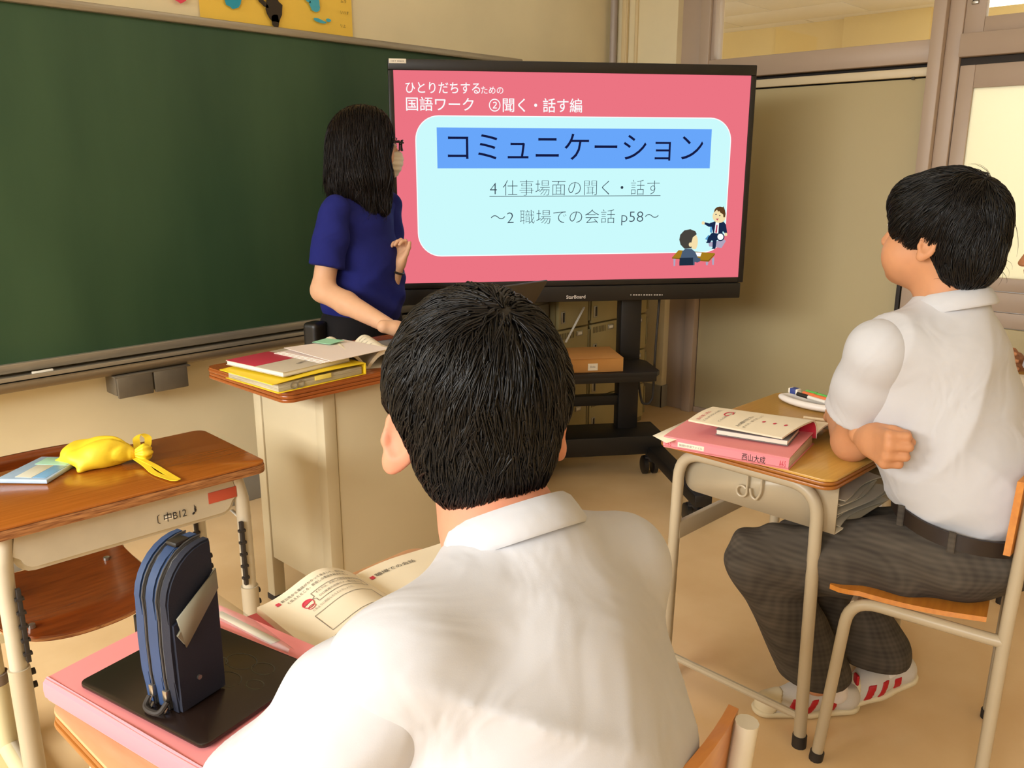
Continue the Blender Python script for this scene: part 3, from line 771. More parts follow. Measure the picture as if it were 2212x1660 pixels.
# ---- old adjustable desk at the left (closed side towards us)
t = thing('student_desk', 'red-brown adjustable school desk with a yellow bag on it at the left', 'desk', (.668, 1.882, 0), math.radians(-2.5), 'student desks')
h, w_, dp = .64, .60, .352
bm = B(); prism(bm, rrect(w_ - .003, dp - .003, .026), h - .005, h, .002); obj('desk_top', bm, M_woodL, t)
bm = B(); prism(bm, rrect(w_, dp, .028), h - .026, h - .0052, .004); obj('worn_edge', bm, M_edgeL, t)
bm = B()   # rounded steel tray
prof = [(-.235, h - .027), (-.233, h - .075)] + [(-.195 - .038 * math.cos(a), h - .075 - .045 * math.sin(a)) for a in [math.radians(18 * i) for i in range(1, 6)]]
prof = prof + [(-x, z) for x, z in prof[::-1]]
va = [bm.verts.new((x, -dp / 2 + .035, z)) for x, z in prof]; vb = [bm.verts.new((x, dp / 2 - .03, z)) for x, z in prof]
for i in range(len(prof) - 1): bm.faces.new((va[i], va[i + 1], vb[i + 1], vb[i]))
bm.faces.new(va[::-1])
bmesh.ops.bevel(bm, geom=[e for e in bm.edges if all(v in va for v in e.verts)], offset=.012, segments=3, affect='EDGES')
tr = obj('book_tray', bm, M_paint_lt, t, angle=50)
yf_ = -dp / 2 + .035
bm = B(); box(bm, (.165, yf_ - .002, h - .078), (.232, yf_ + .001, h - .052), .0004); obj('red_tape', bm, mat('red_tape', rgb(196, 84, 60), .5), tr)
bm = B(); box(bm, (.065, yf_ - .0012, h - .088), (.090, yf_ + .001, h - .079), .0002); obj('white_tape', bm, M_white, tr)
text_obj('pen_mark', '中B12', M_ink, tr, Matrix.Translation((.062, yf_ - .0018, h - .092)) @ FR, width=.05, height=.022)
for (x, ch) in ((.048, '〔'), (.125, '♪')):
    text_obj('pen_mark', ch, M_ink, tr, Matrix.Translation((x, yf_ - .0012, h - .092)) @ FR, height=.022)
for sx in (-1, 1):
    for sy in (-1, 1):
        x = sx * .25; y = sy * (dp / 2 - .045)
        bm = B(); tube(bm, [(sx * .238, y, h - .03), (sx * .248, y, h - .09), (x, y, h - .14), (x, y, .31)], [.014, .017, .0165, .0165], 14); lg = obj('leg', bm, M_paint_lt, t)
        bm = B(); tube(bm, [(x, y, .02), (x, y, .325)], .0205, 14); sl = obj('leg_sleeve', bm, M_paint, t)
        bm = B(); box(bm, (x - .004 - sx * .016, y - .0225, .34), (x + .004 - sx * .016, y - .012, .50), .0005)
        for k in range(5): box(bm, (x - .008 - sx * .016, y - .023, .355 + k * .03), (x + .008 - sx * .016, y - .012, .361 + k * .03), .0005)
        obj('slot_strip', bm, M_rubber, lg)
        bm = B(); tube(bm, [(x + .018, y + .012, .30), (x + .03, y + .012, .30)], .007, 10); tube(bm, [(x + .018, y + .012, .27), (x + .03, y + .012, .27)], .007, 10); obj('bolt', bm, M_rubber, sl)
    bm = B(); tube(bm, [(sx * .25, -dp / 2 + .0, .024), (sx * .25, dp / 2, .024)], .02, 12); ru = obj('runner', bm, M_paint_lt, t)
    for sy in (-1, 1):
        bm = B(); tube(bm, [(sx * .25, sy * (dp / 2), .022), (sx * .25, sy * (dp / 2 + .02), .022)], .0225, 12); obj('runner_cap', bm, mat('taupe_rubber', rgb(128, 112, 98), .7), ru)
bm = B(); box(bm, (-.24, dp / 2 - .06, .30), (.24, dp / 2 - .045, .34), .003); obj('stretcher', bm, M_paint, t)
bm = B(); tube(bm, fillet([(.26, .0, h - .03), (.292, .0, h - .035), (.295, .0, h - .062), (.278, .0, h - .078)], .015, 5), .0025, 8); obj('bag_hook', bm, M_rubber, t)

# ---- chair tucked under it from the far side
t = thing('student_chair', 'dark brown adjustable school chair tucked under the left desk', 'chair', (.585, 1.955, 0), math.radians(178), 'student chairs')
SHL = .365
bm = B()
def sf2(u, v):
    x = (u - .5) * .335; y = -.17 + v * .35
    e = abs(2 * u - 1)
    k = 1 - .28 * max(0, (v - .72) / .28) ** 2.2 * 1.0
    return (x * k, y - .05 * e ** 3 * max(0, v - .6), SHL - .012 * math.sin(v * math.pi) + .010 * e * e - .016 * max(0, v - .8) / .2)
grid_sheet(bm, sf2, 16, 16, .012); obj('seat', bm, M_chairw, t)
bm = B(); grid_sheet(bm, lambda u, v: (sf2(u, v)[0] * 1.008, sf2(u, v)[1], sf2(u, v)[2] - .0045), 16, 16, .006); obj('seat_edge', bm, M_edgeL, t)
for s in (-1, 1):
    for y in (.12, -.1):
        bm = B(); tube(bm, [(s * .115, y, SHL + .004), (s * .115, y, SHL - .004)], .0075, 10); obj('rivet', bm, M_chrome, t)
    bm = B(); tube(bm, [(s * .168, -.02, SHL - .02), (s * .168, -.02, .17)], .0185, 12); obj('leg', bm, mat('cream_tube_paint', rgb(212, 200, 160), .4), t)
    bm = B(); tube(bm, [(s * .168, -.02, .02), (s * .168, -.02, .20)], .022, 14); sl = obj('leg_sleeve', bm, MATS['cream_tube_paint'], t)
    bm = B(); tube(bm, [(s * .168, -.02, .188), (s * .168, -.02, .212)], .0245, 14); obj('collar', bm, MATS['taupe_rubber'], sl)
    bm = B(); box(bm, (s * .168 - .018, -.07, .12), (s * .168 + .018, -.042, .21), .004); obj('knob_block', bm, M_rubber, sl)
    bm = B(); tube(bm, [(s * .168, -.14, .024), (s * .168, .14, .024)], .020, 12); ru = obj('runner', bm, MATS['cream_tube_paint'], t)
    for q in (-1, 1):
        bm = B(); tube(bm, [(s * .168, q * .138, .024), (s * .168, q * .165, .024)], .0235, 12); obj('runner_cap', bm, MATS['taupe_rubber'], ru)
    bm = B(); tube(bm, [(s * .165, .10, SHL - .016), (s * .165, -.02, SHL - .016)], .012, 10); obj('seat_rail', bm, MATS['cream_tube_paint'], t)
    bm = B(); tube(bm, fillet([(s * .165, -.02, SHL - .018), (s * .165, -.19, SHL - .018), (s * .165, -.235, SHL + .245)], .07, 8), .0135, 12); obj('back_post', bm, MATS['cream_tube_paint'], t)
bm = B()
def bf2(u, v):
    return ((u - .5) * .40, -.228 - .028 * (1 - (2 * u - 1) ** 2) , SHL + .15 + v * .115 - .028 * max(0, abs(2 * u - 1) - .75) / .25 * v)
grid_sheet(bm, bf2, 16, 5); o = obj('backrest', bm, M_chairw, t); md = o.modifiers.new('thick', 'SOLIDIFY'); md.thickness = .012

# ================================================================== SMOOTH SOLIDS (signed distance fields meshed with surface nets)
def rotm(ex=0, ey=0, ez=0): return np.array(Euler((ex, ey, ez)).to_matrix())
class Sdf:
    """list of blended primitives; ops: u = union, s = cut away, i = keep inside"""
    def __init__(self): self.p = []
    def cone(self, a, b, ra, rb=None, k=.02, op='u'):
        a = np.array(a, float); b = np.array(b, float); rb = ra if rb is None else rb
        def f(P):
            ab = b - a; t = np.clip(((P - a) @ ab) / max(ab @ ab, 1e-12), 0, 1)
            return np.linalg.norm(P - a - t[..., None] * ab, axis=-1) - (ra + (rb - ra) * t)
        R = max(ra, rb); self.p.append((f, np.minimum(a, b) - R, np.maximum(a, b) + R, k, op)); return self
    def chain(self, pts, rs, k=.02):
        for i in range(len(pts) - 1): self.cone(pts[i], pts[i + 1], rs[i], rs[i + 1], k)
        return self
    def ell(self, c, r, R=None, k=.02, op='u'):
        c = np.array(c, float); r = np.array(r, float); R = np.eye(3) if R is None else R
        def f(P):
            q = (P - c) @ R
            k0 = np.linalg.norm(q / r, axis=-1); k1 = np.linalg.norm(q / (r * r), axis=-1)
            return k0 * (k0 - 1) / np.maximum(k1, 1e-9)
        e = np.abs(R) @ r
        self.p.append((f, c - e, c + e, k, op)); return self
    def box(self, c, h, R=None, rnd=.005, k=.01, op='u'):
        c = np.array(c, float); h = np.array(h, float) - rnd; R = np.eye(3) if R is None else R
        def f(P):
            q = np.abs((P - c) @ R) - h
            return np.linalg.norm(np.maximum(q, 0), axis=-1) + np.minimum(q.max(-1), 0) - rnd
        e = np.abs(R) @ (h + rnd)
        self.p.append((f, c - e, c + e, k, op)); return self
    def plane(self, c, n, k=.004):
        """keep the side the normal points away from"""
        c = np.array(c, float); n = np.array(n, float); n = n / np.linalg.norm(n)
        self.p.append((lambda P: (P - c) @ n, None, None, k, 'i')); return self
    def warp(self, fn): self.p.append((fn, None, None, 0, 'd')); return self
    def ev(self, P):
        d = np.full(P.shape[:-1], 1e3)
        for f, lo, hi, k, op in self.p: d = self._mix(d, f(P), k, op)
        return d
    @staticmethod
    def _mix(d, e, k, op):
        if op == 'd': return d + e
        if op == 'u':
            if k <= 0: return np.minimum(d, e)
            h = np.maximum(k - np.abs(d - e), 0) / k; return np.minimum(d, e) - h * h * k * .25
        if op == 's': e = -e
        if k <= 0: return np.maximum(d, e)
        h = np.maximum(k - np.abs(d - e), 0) / k; return np.maximum(d, e) + h * h * k * .25
    def mesh(self, res, smooth=1, bounds=None):
        if bounds is None:
            lo = np.min([p[1] for p in self.p if p[4] == 'u'], 0); hi = np.max([p[2] for p in self.p if p[4] == 'u'], 0)
        else: lo, hi = map(np.array, bounds)
        lo = lo - 4 * res; hi = hi + 4 * res
        n = np.ceil((hi - lo) / res).astype(int) + 1
        ax = [lo[i] + res * np.arange(n[i]) for i in range(3)]
        D = np.full(n, 1e3)
        for f, a, b, k, op in self.p:
            if a is None: s = (slice(0, n[0]), slice(0, n[1]), slice(0, n[2]))
            else:
                pad = max(k * 1.5, 4 * res) + .012
                i0 = np.clip(np.floor((a - pad - lo) / res).astype(int), 0, n); i1 = np.clip(np.ceil((b + pad - lo) / res).astype(int) + 1, 0, n)
                if (i1 <= i0).any(): continue
                s = tuple(slice(i0[i], i1[i]) for i in range(3))
            P = np.stack(np.meshgrid(ax[0][s[0]], ax[1][s[1]], ax[2][s[2]], indexing='ij'), -1)
            D[s] = self._mix(D[s], f(P), k, op)
        D[0] = D[-1] = 1e3; D[:, 0] = D[:, -1] = 1e3; D[:, :, 0] = D[:, :, -1] = 1e3
        return surface_nets(D, lo, res, smooth)
def surface_nets(D, lo, res, smooth=1):
    S = D < 0
    c = np.zeros(np.array(S.shape) - 1, int)
    for i in (0, 1):
        for j in (0, 1):
            for k in (0, 1): c += S[i:S.shape[0] - 1 + i, j:S.shape[1] - 1 + j, k:S.shape[2] - 1 + k]
    act = np.argwhere((c > 0) & (c < 8))
    idx = np.full(c.shape, -1); idx[tuple(act.T)] = np.arange(len(act))
    acc = np.zeros((len(act), 3)); cnt = np.zeros(len(act))
    cor = [np.array((i, j, k)) for i in (0, 1) for j in (0, 1) for k in (0, 1)]
    for a in cor:
        for ax in range(3):
            if a[ax]: continue
            b = a.copy(); b[ax] = 1
            da = D[tuple((act + a).T)]; db = D[tuple((act + b).T)]
            m = (da < 0) != (db < 0)
            t = np.where(m, da / np.where(m, da - db, 1), 0)
            acc += np.where(m[:, None], a + t[:, None] * (b - a), 0); cnt += m
    V = (act + acc / cnt[:, None]) * res + lo
    Q = []
    for ax in range(3):
        b, c2 = (ax + 1) % 3, (ax + 2) % 3
        sl0 = [slice(None)] * 3; sl1 = [slice(None)] * 3
        sl0[ax] = slice(0, -1); sl1[ax] = slice(1, None)
        A, Bq = S[tuple(sl0)], S[tuple(sl1)]
        e = np.argwhere(A != Bq)
        e = e[(e[:, b] > 0) & (e[:, c2] > 0) & (e[:, b] < S.shape[b] - 1) & (e[:, c2] < S.shape[c2] - 1)]
        ins = A[tuple(e.T)]
        q = []
        for db_, dc_ in ((0, 0), (1, 0), (1, 1), (0, 1)):
            g = e.copy(); g[:, b] -= db_; g[:, c2] -= dc_; q.append(idx[tuple(g.T)])
        q = np.stack(q, 1); q[~ins] = q[~ins][:, ::-1]
        Q.append(q[(q >= 0).all(1)])
    Fq = np.concatenate(Q)
    for _ in range(smooth):
        s = np.zeros_like(V); n = np.zeros(len(V))
        for i in range(4):
            a, b = Fq[:, i], Fq[:, (i + 1) % 4]
            np.add.at(s, a, V[b]); np.add.at(n, a, 1); np.add.at(s, b, V[a]); np.add.at(n, b, 1)
        V = V * .4 + (s / np.maximum(n, 1)[:, None]) * .6
    return V, Fq
def mesh_np(name, V, Fq, m, parent=None, loc=None, rot=None):
    me = bpy.data.meshes.new(name)
    V = np.asarray(V, np.float32); Fq = np.asarray(Fq, np.int32); k = Fq.shape[1]
    me.vertices.add(len(V)); me.vertices.foreach_set('co', V.ravel())
    me.loops.add(Fq.size); me.loops.foreach_set('vertex_index', Fq.ravel())
    me.polygons.add(len(Fq)); me.polygons.foreach_set('loop_start', np.arange(len(Fq), dtype=np.int32) * k)
    me.polygons.foreach_set('use_smooth', np.ones(len(Fq), bool))
    me.update(calc_edges=True)
    me.materials.append(m)
    return link_mesh(name, me, parent, loc, rot)
def joinm(parts):
    V = []; Fq = []; n = 0
    for v, f in parts: V.append(v); Fq.append(f + n); n += len(v)
    return np.concatenate(V), np.concatenate(Fq)
def solid(name, s, res, m, parent=None, smooth=1, loc=None): 
    V, Fq = s.mesh(res, smooth); return mesh_np(name, V, Fq, m, parent, loc)

# ================================================================== SMALL THINGS
def frame2(o, xa, up=(0, 0, 1)):
    """matrix with origin o, x axis along xa (flattened), z up"""
    x = Vector(xa).normalized(); z = Vector(up); y = z.cross(x).normalized(); z = x.cross(y)
    M = Matrix((x, y, z)).transposed().to_4x4(); M.translation = Vector(o); return M
def setM(o, M): o.matrix_world = M; return o
def lines_print(parent, M, rows, m, y=0.0):
    """rows of (text, x, y, width, height) laid flat in the frame M"""
    for (s, x, yy, w, h) in rows:
        text_obj('print_line', s, m, parent, M @ Matrix.Translation((x, yy, y)), width=w, height=h)

# ---- left desk: plastic pouch
pc = thing('tissue_pouch', 'flat clear blue plastic pouch on the left desk', 'pouch', (0, 0, 0))
setM(pc, frame2((.572, 1.992, .6405), (.072, -.092, 0)))
bm = B(); prism(bm, [(-.056, -.076), (.058, -.07), (.05, .078), (-.05, .074)], 0, .011, .004, seg=3); obj('pouch_body', bm, mat('pale_blue_plastic', rgb(176, 200, 226), .2, var=.08, vscale=14, coat=.4), pc)
for (x0, x1, y0, y1, c, n) in ((-.03, .045, .02, .065, (170, 214, 186), 'green_patch'), (-.02, .018, -.062, .016, (226, 224, 206), 'white_patch'), (.02, .05, -.062, .016, (128, 178, 220), 'blue_patch')):
    bm = B(); box(bm, (x0, y0, .0108), (x1, y1, .0116), .0003); obj(n, bm, mat('pouch_' + n, rgb(*c), .35), pc)
# ---- yellow drawstring bag
M_bag = mat('yellow_nylon', rgb(250, 214, 48), .5, var=.06, vscale=18, bump=.25, bscale=70)
bg = thing('drawstring_bag', 'small yellow drawstring bag with loose ties on the left desk', 'bag', (.672, 1.958, .64))
s = Sdf()
s.ell((.004, .012, .024), (.066, .056, .026), rotm(.1, .1, -.6), .02).ell((.018, -.006, .034), (.038, .034, .022), rotm(0, 0, -.6), .02)
s.cone((.03, -.02, .032), (.066, -.044, .022), .024, .011, .03)
s.cone((-.058, .062, .006), (-.02, .03, .016), .004, .020, .02).cone((-.040, -.028, .004), (-.005, -.005, .012), .004, .018, .02)
def _crumple(P):
    a = np.arctan2(P[..., 1] + .044, -(P[..., 0] - .066)); r = np.hypot(P[..., 0] - .066, P[..., 1] + .044)
    return .0050 * (1 - np.abs(np.sin(a * 4.2 + 9 * r)) ** .8) * np.clip(r / .03, 0, 1) - .0025 + .0020 * np.sin(P[..., 0] * 75 + 50 * P[..., 2]) * np.sin(P[..., 1] * 68)
s.warp(_crumple)
s.plane((0, 0, .0005), (0, 0, -1), .002)
solid('bag_body', s, .003, M_bag, bg, 1)
bm = B(); tube(bm, [(.066, -.043, .022), (.069, -.045, .0215), (.0725, -.047, .021)], [.012, .0135, .012], 14); obj('tied_neck', bm, mat('orange_cord', rgb(246, 176, 40), .6), bg)
s = Sdf(); s.cone((.072, -.047, .021), (.09, -.058, .022), .008, .019, .01)
s.warp(lambda P: .0022 * np.sin(np.arctan2(P[..., 1] + .05, P[..., 2] - .021) * 9))
solid('gathered_mouth', s, .002, M_bag, bg, 1)
def ribbon(pts, w, m, parent, name='tie'):
    pts = [Vector(p) for p in fillet(pts, .03, 5)]
    bm = B(); A = []; n = len(pts)
    for i, p in enumerate(pts):
        t_ = (pts[min(i + 1, n - 1)] - pts[max(i - 1, 0)]).normalized(); sd = t_.cross(Vector((0, .2, 1))).normalized() * w / 2
        A.append((bm.verts.new(p - sd), bm.verts.new(p + sd), bm.verts.new(p + sd + Vector((0, 0, .0014))), bm.verts.new(p - sd + Vector((0, 0, .0014)))))
    for i in range(n - 1):
        for j in range(4): bm.faces.new((A[i][j], A[i][(j + 1) % 4], A[i + 1][(j + 1) % 4], A[i + 1][j]))
    bm.faces.new(A[0]); bm.faces.new(A[-1][::-1])
    return obj(name, bm, m, parent)
ribbon([(.07, -.045, .012), (.075, -.10, .004), (.065, -.16, .003), (.075, -.235, .004), (.082, -.244, .004), (.085, -.18, .003), (.088, -.11, .004), (.076, -.05, .012)], .013, M_bag, bg)
ribbon([(.075, -.042, .016), (.12, -.01, .012), (.142, .035, .026), (.135, .055, .032), (.118, .05, .026), (.108, .02, .012), (.08, -.03, .016)], .016, M_bag, bg)

# ---- foreground desk: pink file, black writing board, pencil case, workbook, clear sleeve
fF = thing('pink_file', 'thick pink A4 flat file lying on the foreground desk', 'file'); setM(fF, frame2((.295, .885, DH + .0005), (.048, -.265, 0)))
# local x runs along the spine, local y (pointing right/away) across the cover
L_, W_ = .306, .228
bm = B(); box(bm, (-.15, .004, .001), (.145, W_ - .012, .028), .002); obj('paper_stack', bm, mat('paper_edges', rgb(232, 220, 200), .8, col2=rgb(196, 176, 158), vscale=6, stretch=(2, 2, 140)), fF)
bm = B(); box(bm, (-L_ / 2, 0, 0), (L_ / 2, W_, .0015), .0005); obj('back_cover', bm, M_pink, fF)
bm = B()
def cov(u, v): return ((u - .5) * L_, v * W_, .033 - .003 * (1 - v) ** 3 + .0006 * math.sin(u * 7))
grid_sheet(bm, cov, 10, 8, .0014); obj('front_cover', bm, M_pink, fF)
bm = B()
prof = [(.004, 0), (-.003, .006), (-.004, .016), (-.003, .026), (.003, .0315)]
va = [bm.verts.new((-L_ / 2, y, z)) for y, z in prof]; vb = [bm.verts.new((L_ / 2, y, z)) for y, z in prof]
for i in range(4): bm.faces.new((va[i], vb[i], vb[i + 1], va[i + 1]))
obj('spine', bm, M_pink_lt, fF)
bb = thing('writing_board', 'black LCD writing board with rounded corners on the pink file', 'writing board')
setM(bb, frame2((.395, .893, DH + .0345), (.045, -.21, 0)))
bm = B(); prism(bm, rrect(.222, .172, .010), 0, .0055, .0015); obj('board_panel', bm, mat('black_glossy_board', rgb(34, 24, 20), .25, var=.15, vscale=6), bb)
bm = B()
for (x, y, r) in ((.02, .045, .022), (.055, .048, .016), (.035, .01, .02), (.072, .02, .012), (-.005, .03, .014)):
    tube(bm, [(x + r * math.cos(a), y + r * .7 * math.sin(a), .0056) for a in [i * math.pi / 9 for i in range(18)]], .0007, 5, rb=.0003)
obj('faint_doodle', bm, mat('faint_green_trace', rgb(48, 44, 24), .4), bb)

pk = thing('pencil_case', 'navy blue standing pencil case with two zips on the black board', 'pencil case')
K0 = Vector((.343, .836, DH + .041)); ka = Vector((.386 - .341, .841 - .833, 0)).normalized(); kb = Vector((-.016, .053, 0)).normalized()
Mk = Matrix((ka, kb, Vector((0, 0, 1)))).transposed().to_4x4(); Mk.translation = K0; pk.matrix_world = Mk
cw, ct = .060, .056
prof = [(0, 0)] + [(0 - .003 * math.sin(z / .13 * math.pi), z) for z in (.04, .08, .11)] + [(.055 - .058 * math.cos(math.radians(a)), .125 + .062 * math.sin(math.radians(a))) for a in range(8, 97, 11)] + [(cw + .002, .182), (cw + .003, .10), (cw, 0)]
M_nv = mat('navy_canvas', rgb(20, 26, 44), .75, bump=.15, bscale=500); M_bl = mat('blue_nylon', rgb(42, 66, 106), .6, var=.12, vscale=16, bump=.2, bscale=60); M_zip = mat('grey_zip_tape', rgb(96, 96, 98), .6)
def shell(y0, y1, inset, m, name):
    bm = B(); cx_ = sum(p[0] for p in prof) / len(prof)
    P = [(x + (inset if x < cx_ else -inset), z - (inset if z > .12 else 0)) for x, z in prof]
    va = [bm.verts.new((x, y0, z)) for x, z in P]; vb = [bm.verts.new((x, y1, z)) for x, z in P]
    for i in range(len(P)): bm.faces.new((va[i], va[(i + 1) % len(P)], vb[(i + 1) % len(P)], vb[i]))
    bm.faces.new(va); bm.faces.new(vb[::-1])
    bmesh.ops.bevel(bm, geom=[e for e in bm.edges if abs(e.verts[0].co.y - e.verts[1].co.y) < 1e-6], offset=.0022, segments=2, affect='EDGES')
    return obj(name, bm, m, pk, angle=40)
shell(0, .013, 0, M_nv, 'front_panel'); shell(.013, .020, .0008, M_zip, 'zip_tape'); shell(.020, ct - .020, -.0006, M_bl, 'gusset'); shell(ct - .020, ct - .013, .0008, M_zip, 'zip_tape'); shell(ct - .013, ct, 0, M_bl, 'rear_panel')
for yz in (.0165, ct - .0165):
    bm = B(); tube(bm, [(x - .0006, yz, z) if x < .03 else (x, yz, z + .0006) for x, z in prof[:-3]], .0011, 6); obj('zip_teeth', bm, mat('grey_zip_teeth', rgb(70, 70, 72), .5), pk)
    bm = B(); box(bm, (-.006, yz - .0035, .012), (.0, yz + .0035, .026), .0012); sl = obj('zip_slider', bm, M_chrome, pk)
    bm = B(); tube(bm, fillet([(-.004, yz, .014), (-.010, yz, .006), (-.009, yz, -.002), (-.004, yz, .004)], .004, 4), .0012, 6); obj('zip_pull', bm, M_chrome, sl)
bm = B(); tube(bm, fillet([(-.006, .012, .014), (-.016, .014, .0035), (-.018, .03, .0035), (-.014, ct - .014, .0035), (-.006, ct - .014, .012)], .01, 5), .0032, 8); obj('rubber_pull_loop', bm, M_rubber, pk)
bm = B()
P = [(.002, .125), (cw - .003, .160), (cw - .001, 0.004), (.002, .004)]
P = [(.001, .108), (cw + .002, .128), (cw + .001, .002), (.001, .002)]
va = [bm.verts.new((x, -.0035, z)) for x, z in P]; vb = [bm.verts.new((x, .0005, z)) for x, z in P]
bm.faces.new(va); 
for i in range(4): bm.faces.new((va[i], va[(i + 1) % 4], vb[(i + 1) % 4], vb[i]))
obj('front_pocket', bm, M_nv, pk)
bm = B()
P = [(.003, .096), (cw + .001, .152), (cw + .001, .140), (.011, .082)]
va = [bm.verts.new((x, -.0062, z)) for x, z in P]; vb = [bm.verts.new((x, -.003, z)) for x, z in P]
bm.faces.new(va)
for i in range(4): bm.faces.new((va[i], va[(i + 1) % 4], vb[(i + 1) % 4], vb[i]))
P2 = [(.003, .096), (.011, .113), (cw + .001, .156), (cw + .001, .125), (.012, .062)]
obj('pocket_trim', bm, mat('grey_green_leather', rgb(134, 130, 112), .5), pk)
bm = B()
va = [bm.verts.new((x, -.0050, z)) for x, z in ((.004, .116), (cw, .151), (cw + .001, .128), (.012, .078))]; bm.faces.new(va)
o = obj('pocket_lining', bm, MATS['grey_green_leather'], pk); md = o.modifiers.new('thick', 'SOLIDIFY'); md.thickness = .002
bm = B(); tube(bm, [(.026, -.0058, .033), (.026, -.0034, .033)], .0028, 12); obj('snap_button', bm, M_chrome, pk)
bm = B(); box(bm, (.03, .018, .182), (.050, .036, .189), .003); obj('top_tab', bm, M_black, pk)

# open workbook (top edge away from us)
def open_book(name, label, M, pw, ph, tl, tr, bulge_l, bulge_r, cover, cover_m, curl=0.0):
    """spine along local y (ph long, from 0 to -ph), left page towards -x, right page towards +x"""
    t = thing(name, label, 'book'); t.matrix_world = M
    def page(u, side, tk, bl):
        x = u * pw
        z = tk * (1 - .25 * u) + bl * math.sin(min(1, u * 1.05) * math.pi) * (1 - .35 * u) * math.exp(-((u - .3) / .5) ** 2) * 1.15 - tk * math.exp(-u * 14) * .55
        return (side * x * (1 - .10 * (bl > .02)), z)
    for side, tk, bl, nm in ((-1, tl, bulge_l, 'left_pages'), (1, tr, bulge_r, 'right_pages')):
        bm = B(); n = 18
        top = []; bot = []
        for i in range(n + 1):
            x, z = page(i / n, side, tk, bl)
            cz = curl * (i / n) ** 4 * (1 if side < 0 else .3)
            top.append((bm.verts.new((x, 0, z + cz + .0012)), bm.verts.new((x, -ph, z * .92 + .0012)))); bot.append((bm.verts.new((x * 1.01, 0, max(0.001, z + cz - tk * .9))), bm.verts.new((x * 1.01, -ph, max(.001, z * .92 - tk * .9)))))
        for i in range(n):
            for A_ in (top, bot): bm.faces.new((A_[i][0], A_[i + 1][0], A_[i + 1][1], A_[i][1]))
            for q in (0, 1): bm.faces.new((top[i][q], top[i + 1][q], bot[i + 1][q], bot[i][q]))
        bm.faces.new((top[n][0], top[n][1], bot[n][1], bot[n][0])); bm.faces.new((top[0][0], top[0][1], bot[0][1], bot[0][0]))
        obj(nm, bm, M_cream, t, angle=60)
    bm = B(); box(bm, (-pw * 1.005, -ph - .001, 0), (pw * 1.005, .001, .001), .0003); obj('cover', bm, cover_m, t)
    t['_pg'] = 0; del t['_pg']
    return t, page
Mw = frame2((.716, 1.026, DH + .0005), (1, -.07, 0))
ob, page = open_book('workbook', 'open workbook lying under the arm of the foreground student', Mw, .182, .245, .012, .006, .026, .004, None, mat('workbook_cover', rgb(214, 96, 110), .5))
def on_page(side, tk, bl, x, y):
    u = abs(x) / .182; xx, z = page(u, side, tk, bl); return Vector((xx, y, (z * (1 - .08 * (-y) / .245)) + .0022))
def page_text(parent, body, x0, y, width, height, m, side=-1, tk=.012, bl=.026, name='print_line'):
    me = text_mesh(body, width, height); n = len(me.vertices); co = np.empty(n * 3); me.vertices.foreach_get('co', co); co = co.reshape(-1, 3)
    for i in range(n): co[i] = on_page(side, tk, bl, x0 + co[i, 0], y + co[i, 1])
    me.vertices.foreach_set('co', co.ravel()); me.update(); me.name = name; me.materials.append(m); return link_mesh(name, me, parent)
def page_line(parent, pts, r, m, name='print_rule', closed=False):
    bm = B(); q = []
    for (a, b) in zip(pts, pts[1:]):
        for k in range(6): q.append(on_page(-1, .012, .026, a[0] + (b[0] - a[0]) * k / 6, a[1] + (b[1] - a[1]) * k / 6))
    q.append(on_page(-1, .012, .026, *pts[-1])); tube(bm, q, r, 5, rb=r * .4); return obj(name, bm, m, parent)
page_text(ob, '取引先から電話がかかって来ました。取引先', -.150, -.022, .118, .0068, M_ink)
page_text(ob, 'と伝えたところ、折返しの電話を頼まれまし', -.145, -.033, .112, .0068, M_ink)
page_text(ob, 'それでは、折返しの電話を頼まれたら', -.106, -.052, .085, .0055, M_inkgrey)
page_text(ob, '○○産業の佐藤です。電話番号は', -.106, -.063, .080, .0055, M_inkgrey)
page_text(ob, 'どのように対応したらよいでしょうか。', -.130, -.082, .075, .0055, M_inkgrey)
page_line(ob, [(-.112, -.044), (-.02, -.044), (-.02, -.069), (-.112, -.069), (-.112, -.060), (-.117, -.057), (-.112, -.054), (-.112, -.044)], .0005, M_inkgrey)
page_line(ob, [(-.135, -.092), (-.03, -.092), (-.03, -.14), (-.135, -.14), (-.135, -.092)], .0005, M_inkgrey)
bm = B(); quad(bm, *[on_page(-1, .012, .026, a, b) for a, b in ((-.160, -.024), (-.153, -.024), (-.153, -.016), (-.160, -.016))]); quad(bm, *[on_page(-1, .012, .026, a, b) for a, b in ((-.160, -.158), (-.153, -.158), (-.153, -.150), (-.160, -.150))]); obj('red_number_box', bm, M_redink, ob)
page_text(ob, '仕事', -.150, -.158, .02, .0068, M_ink)
bm = B(); o3 = lambda a, b: on_page(-1, .012, .026, a, b)
tube(bm, [o3(-.126 + .0085 * math.cos(t_), -.060 + .0095 * math.sin(t_)) for t_ in [i * math.pi / 10 for i in range(21)]], .0006, 5)
tube(bm, [o3(-.126 + .006 * math.cos(t_), -.070 + .004 * math.sin(t_)) for t_ in [i * math.pi / 10 for i in range(21)]], .0005, 5)
f_ = bm.faces.new([bm.verts.new(o3(-.126 + .0095 * math.cos(t_), -.0585 + .0100 * math.sin(t_))) for t_ in [math.radians(a) for a in range(10, 191, 15)]])
obj('printed_face', bm, M_redink, ob)
page_text(ob, '職場での会話', .02, -.035, .075, .010, M_ink, 1, .006, .004)
bm = B(); quad(bm, *[on_page(1, .006, .004, a, b) for a, b in ((.010, -.036), (.017, -.036), (.017, -.027), (.010, -.027))]); obj('red_heading_mark', bm, M_redink, ob)
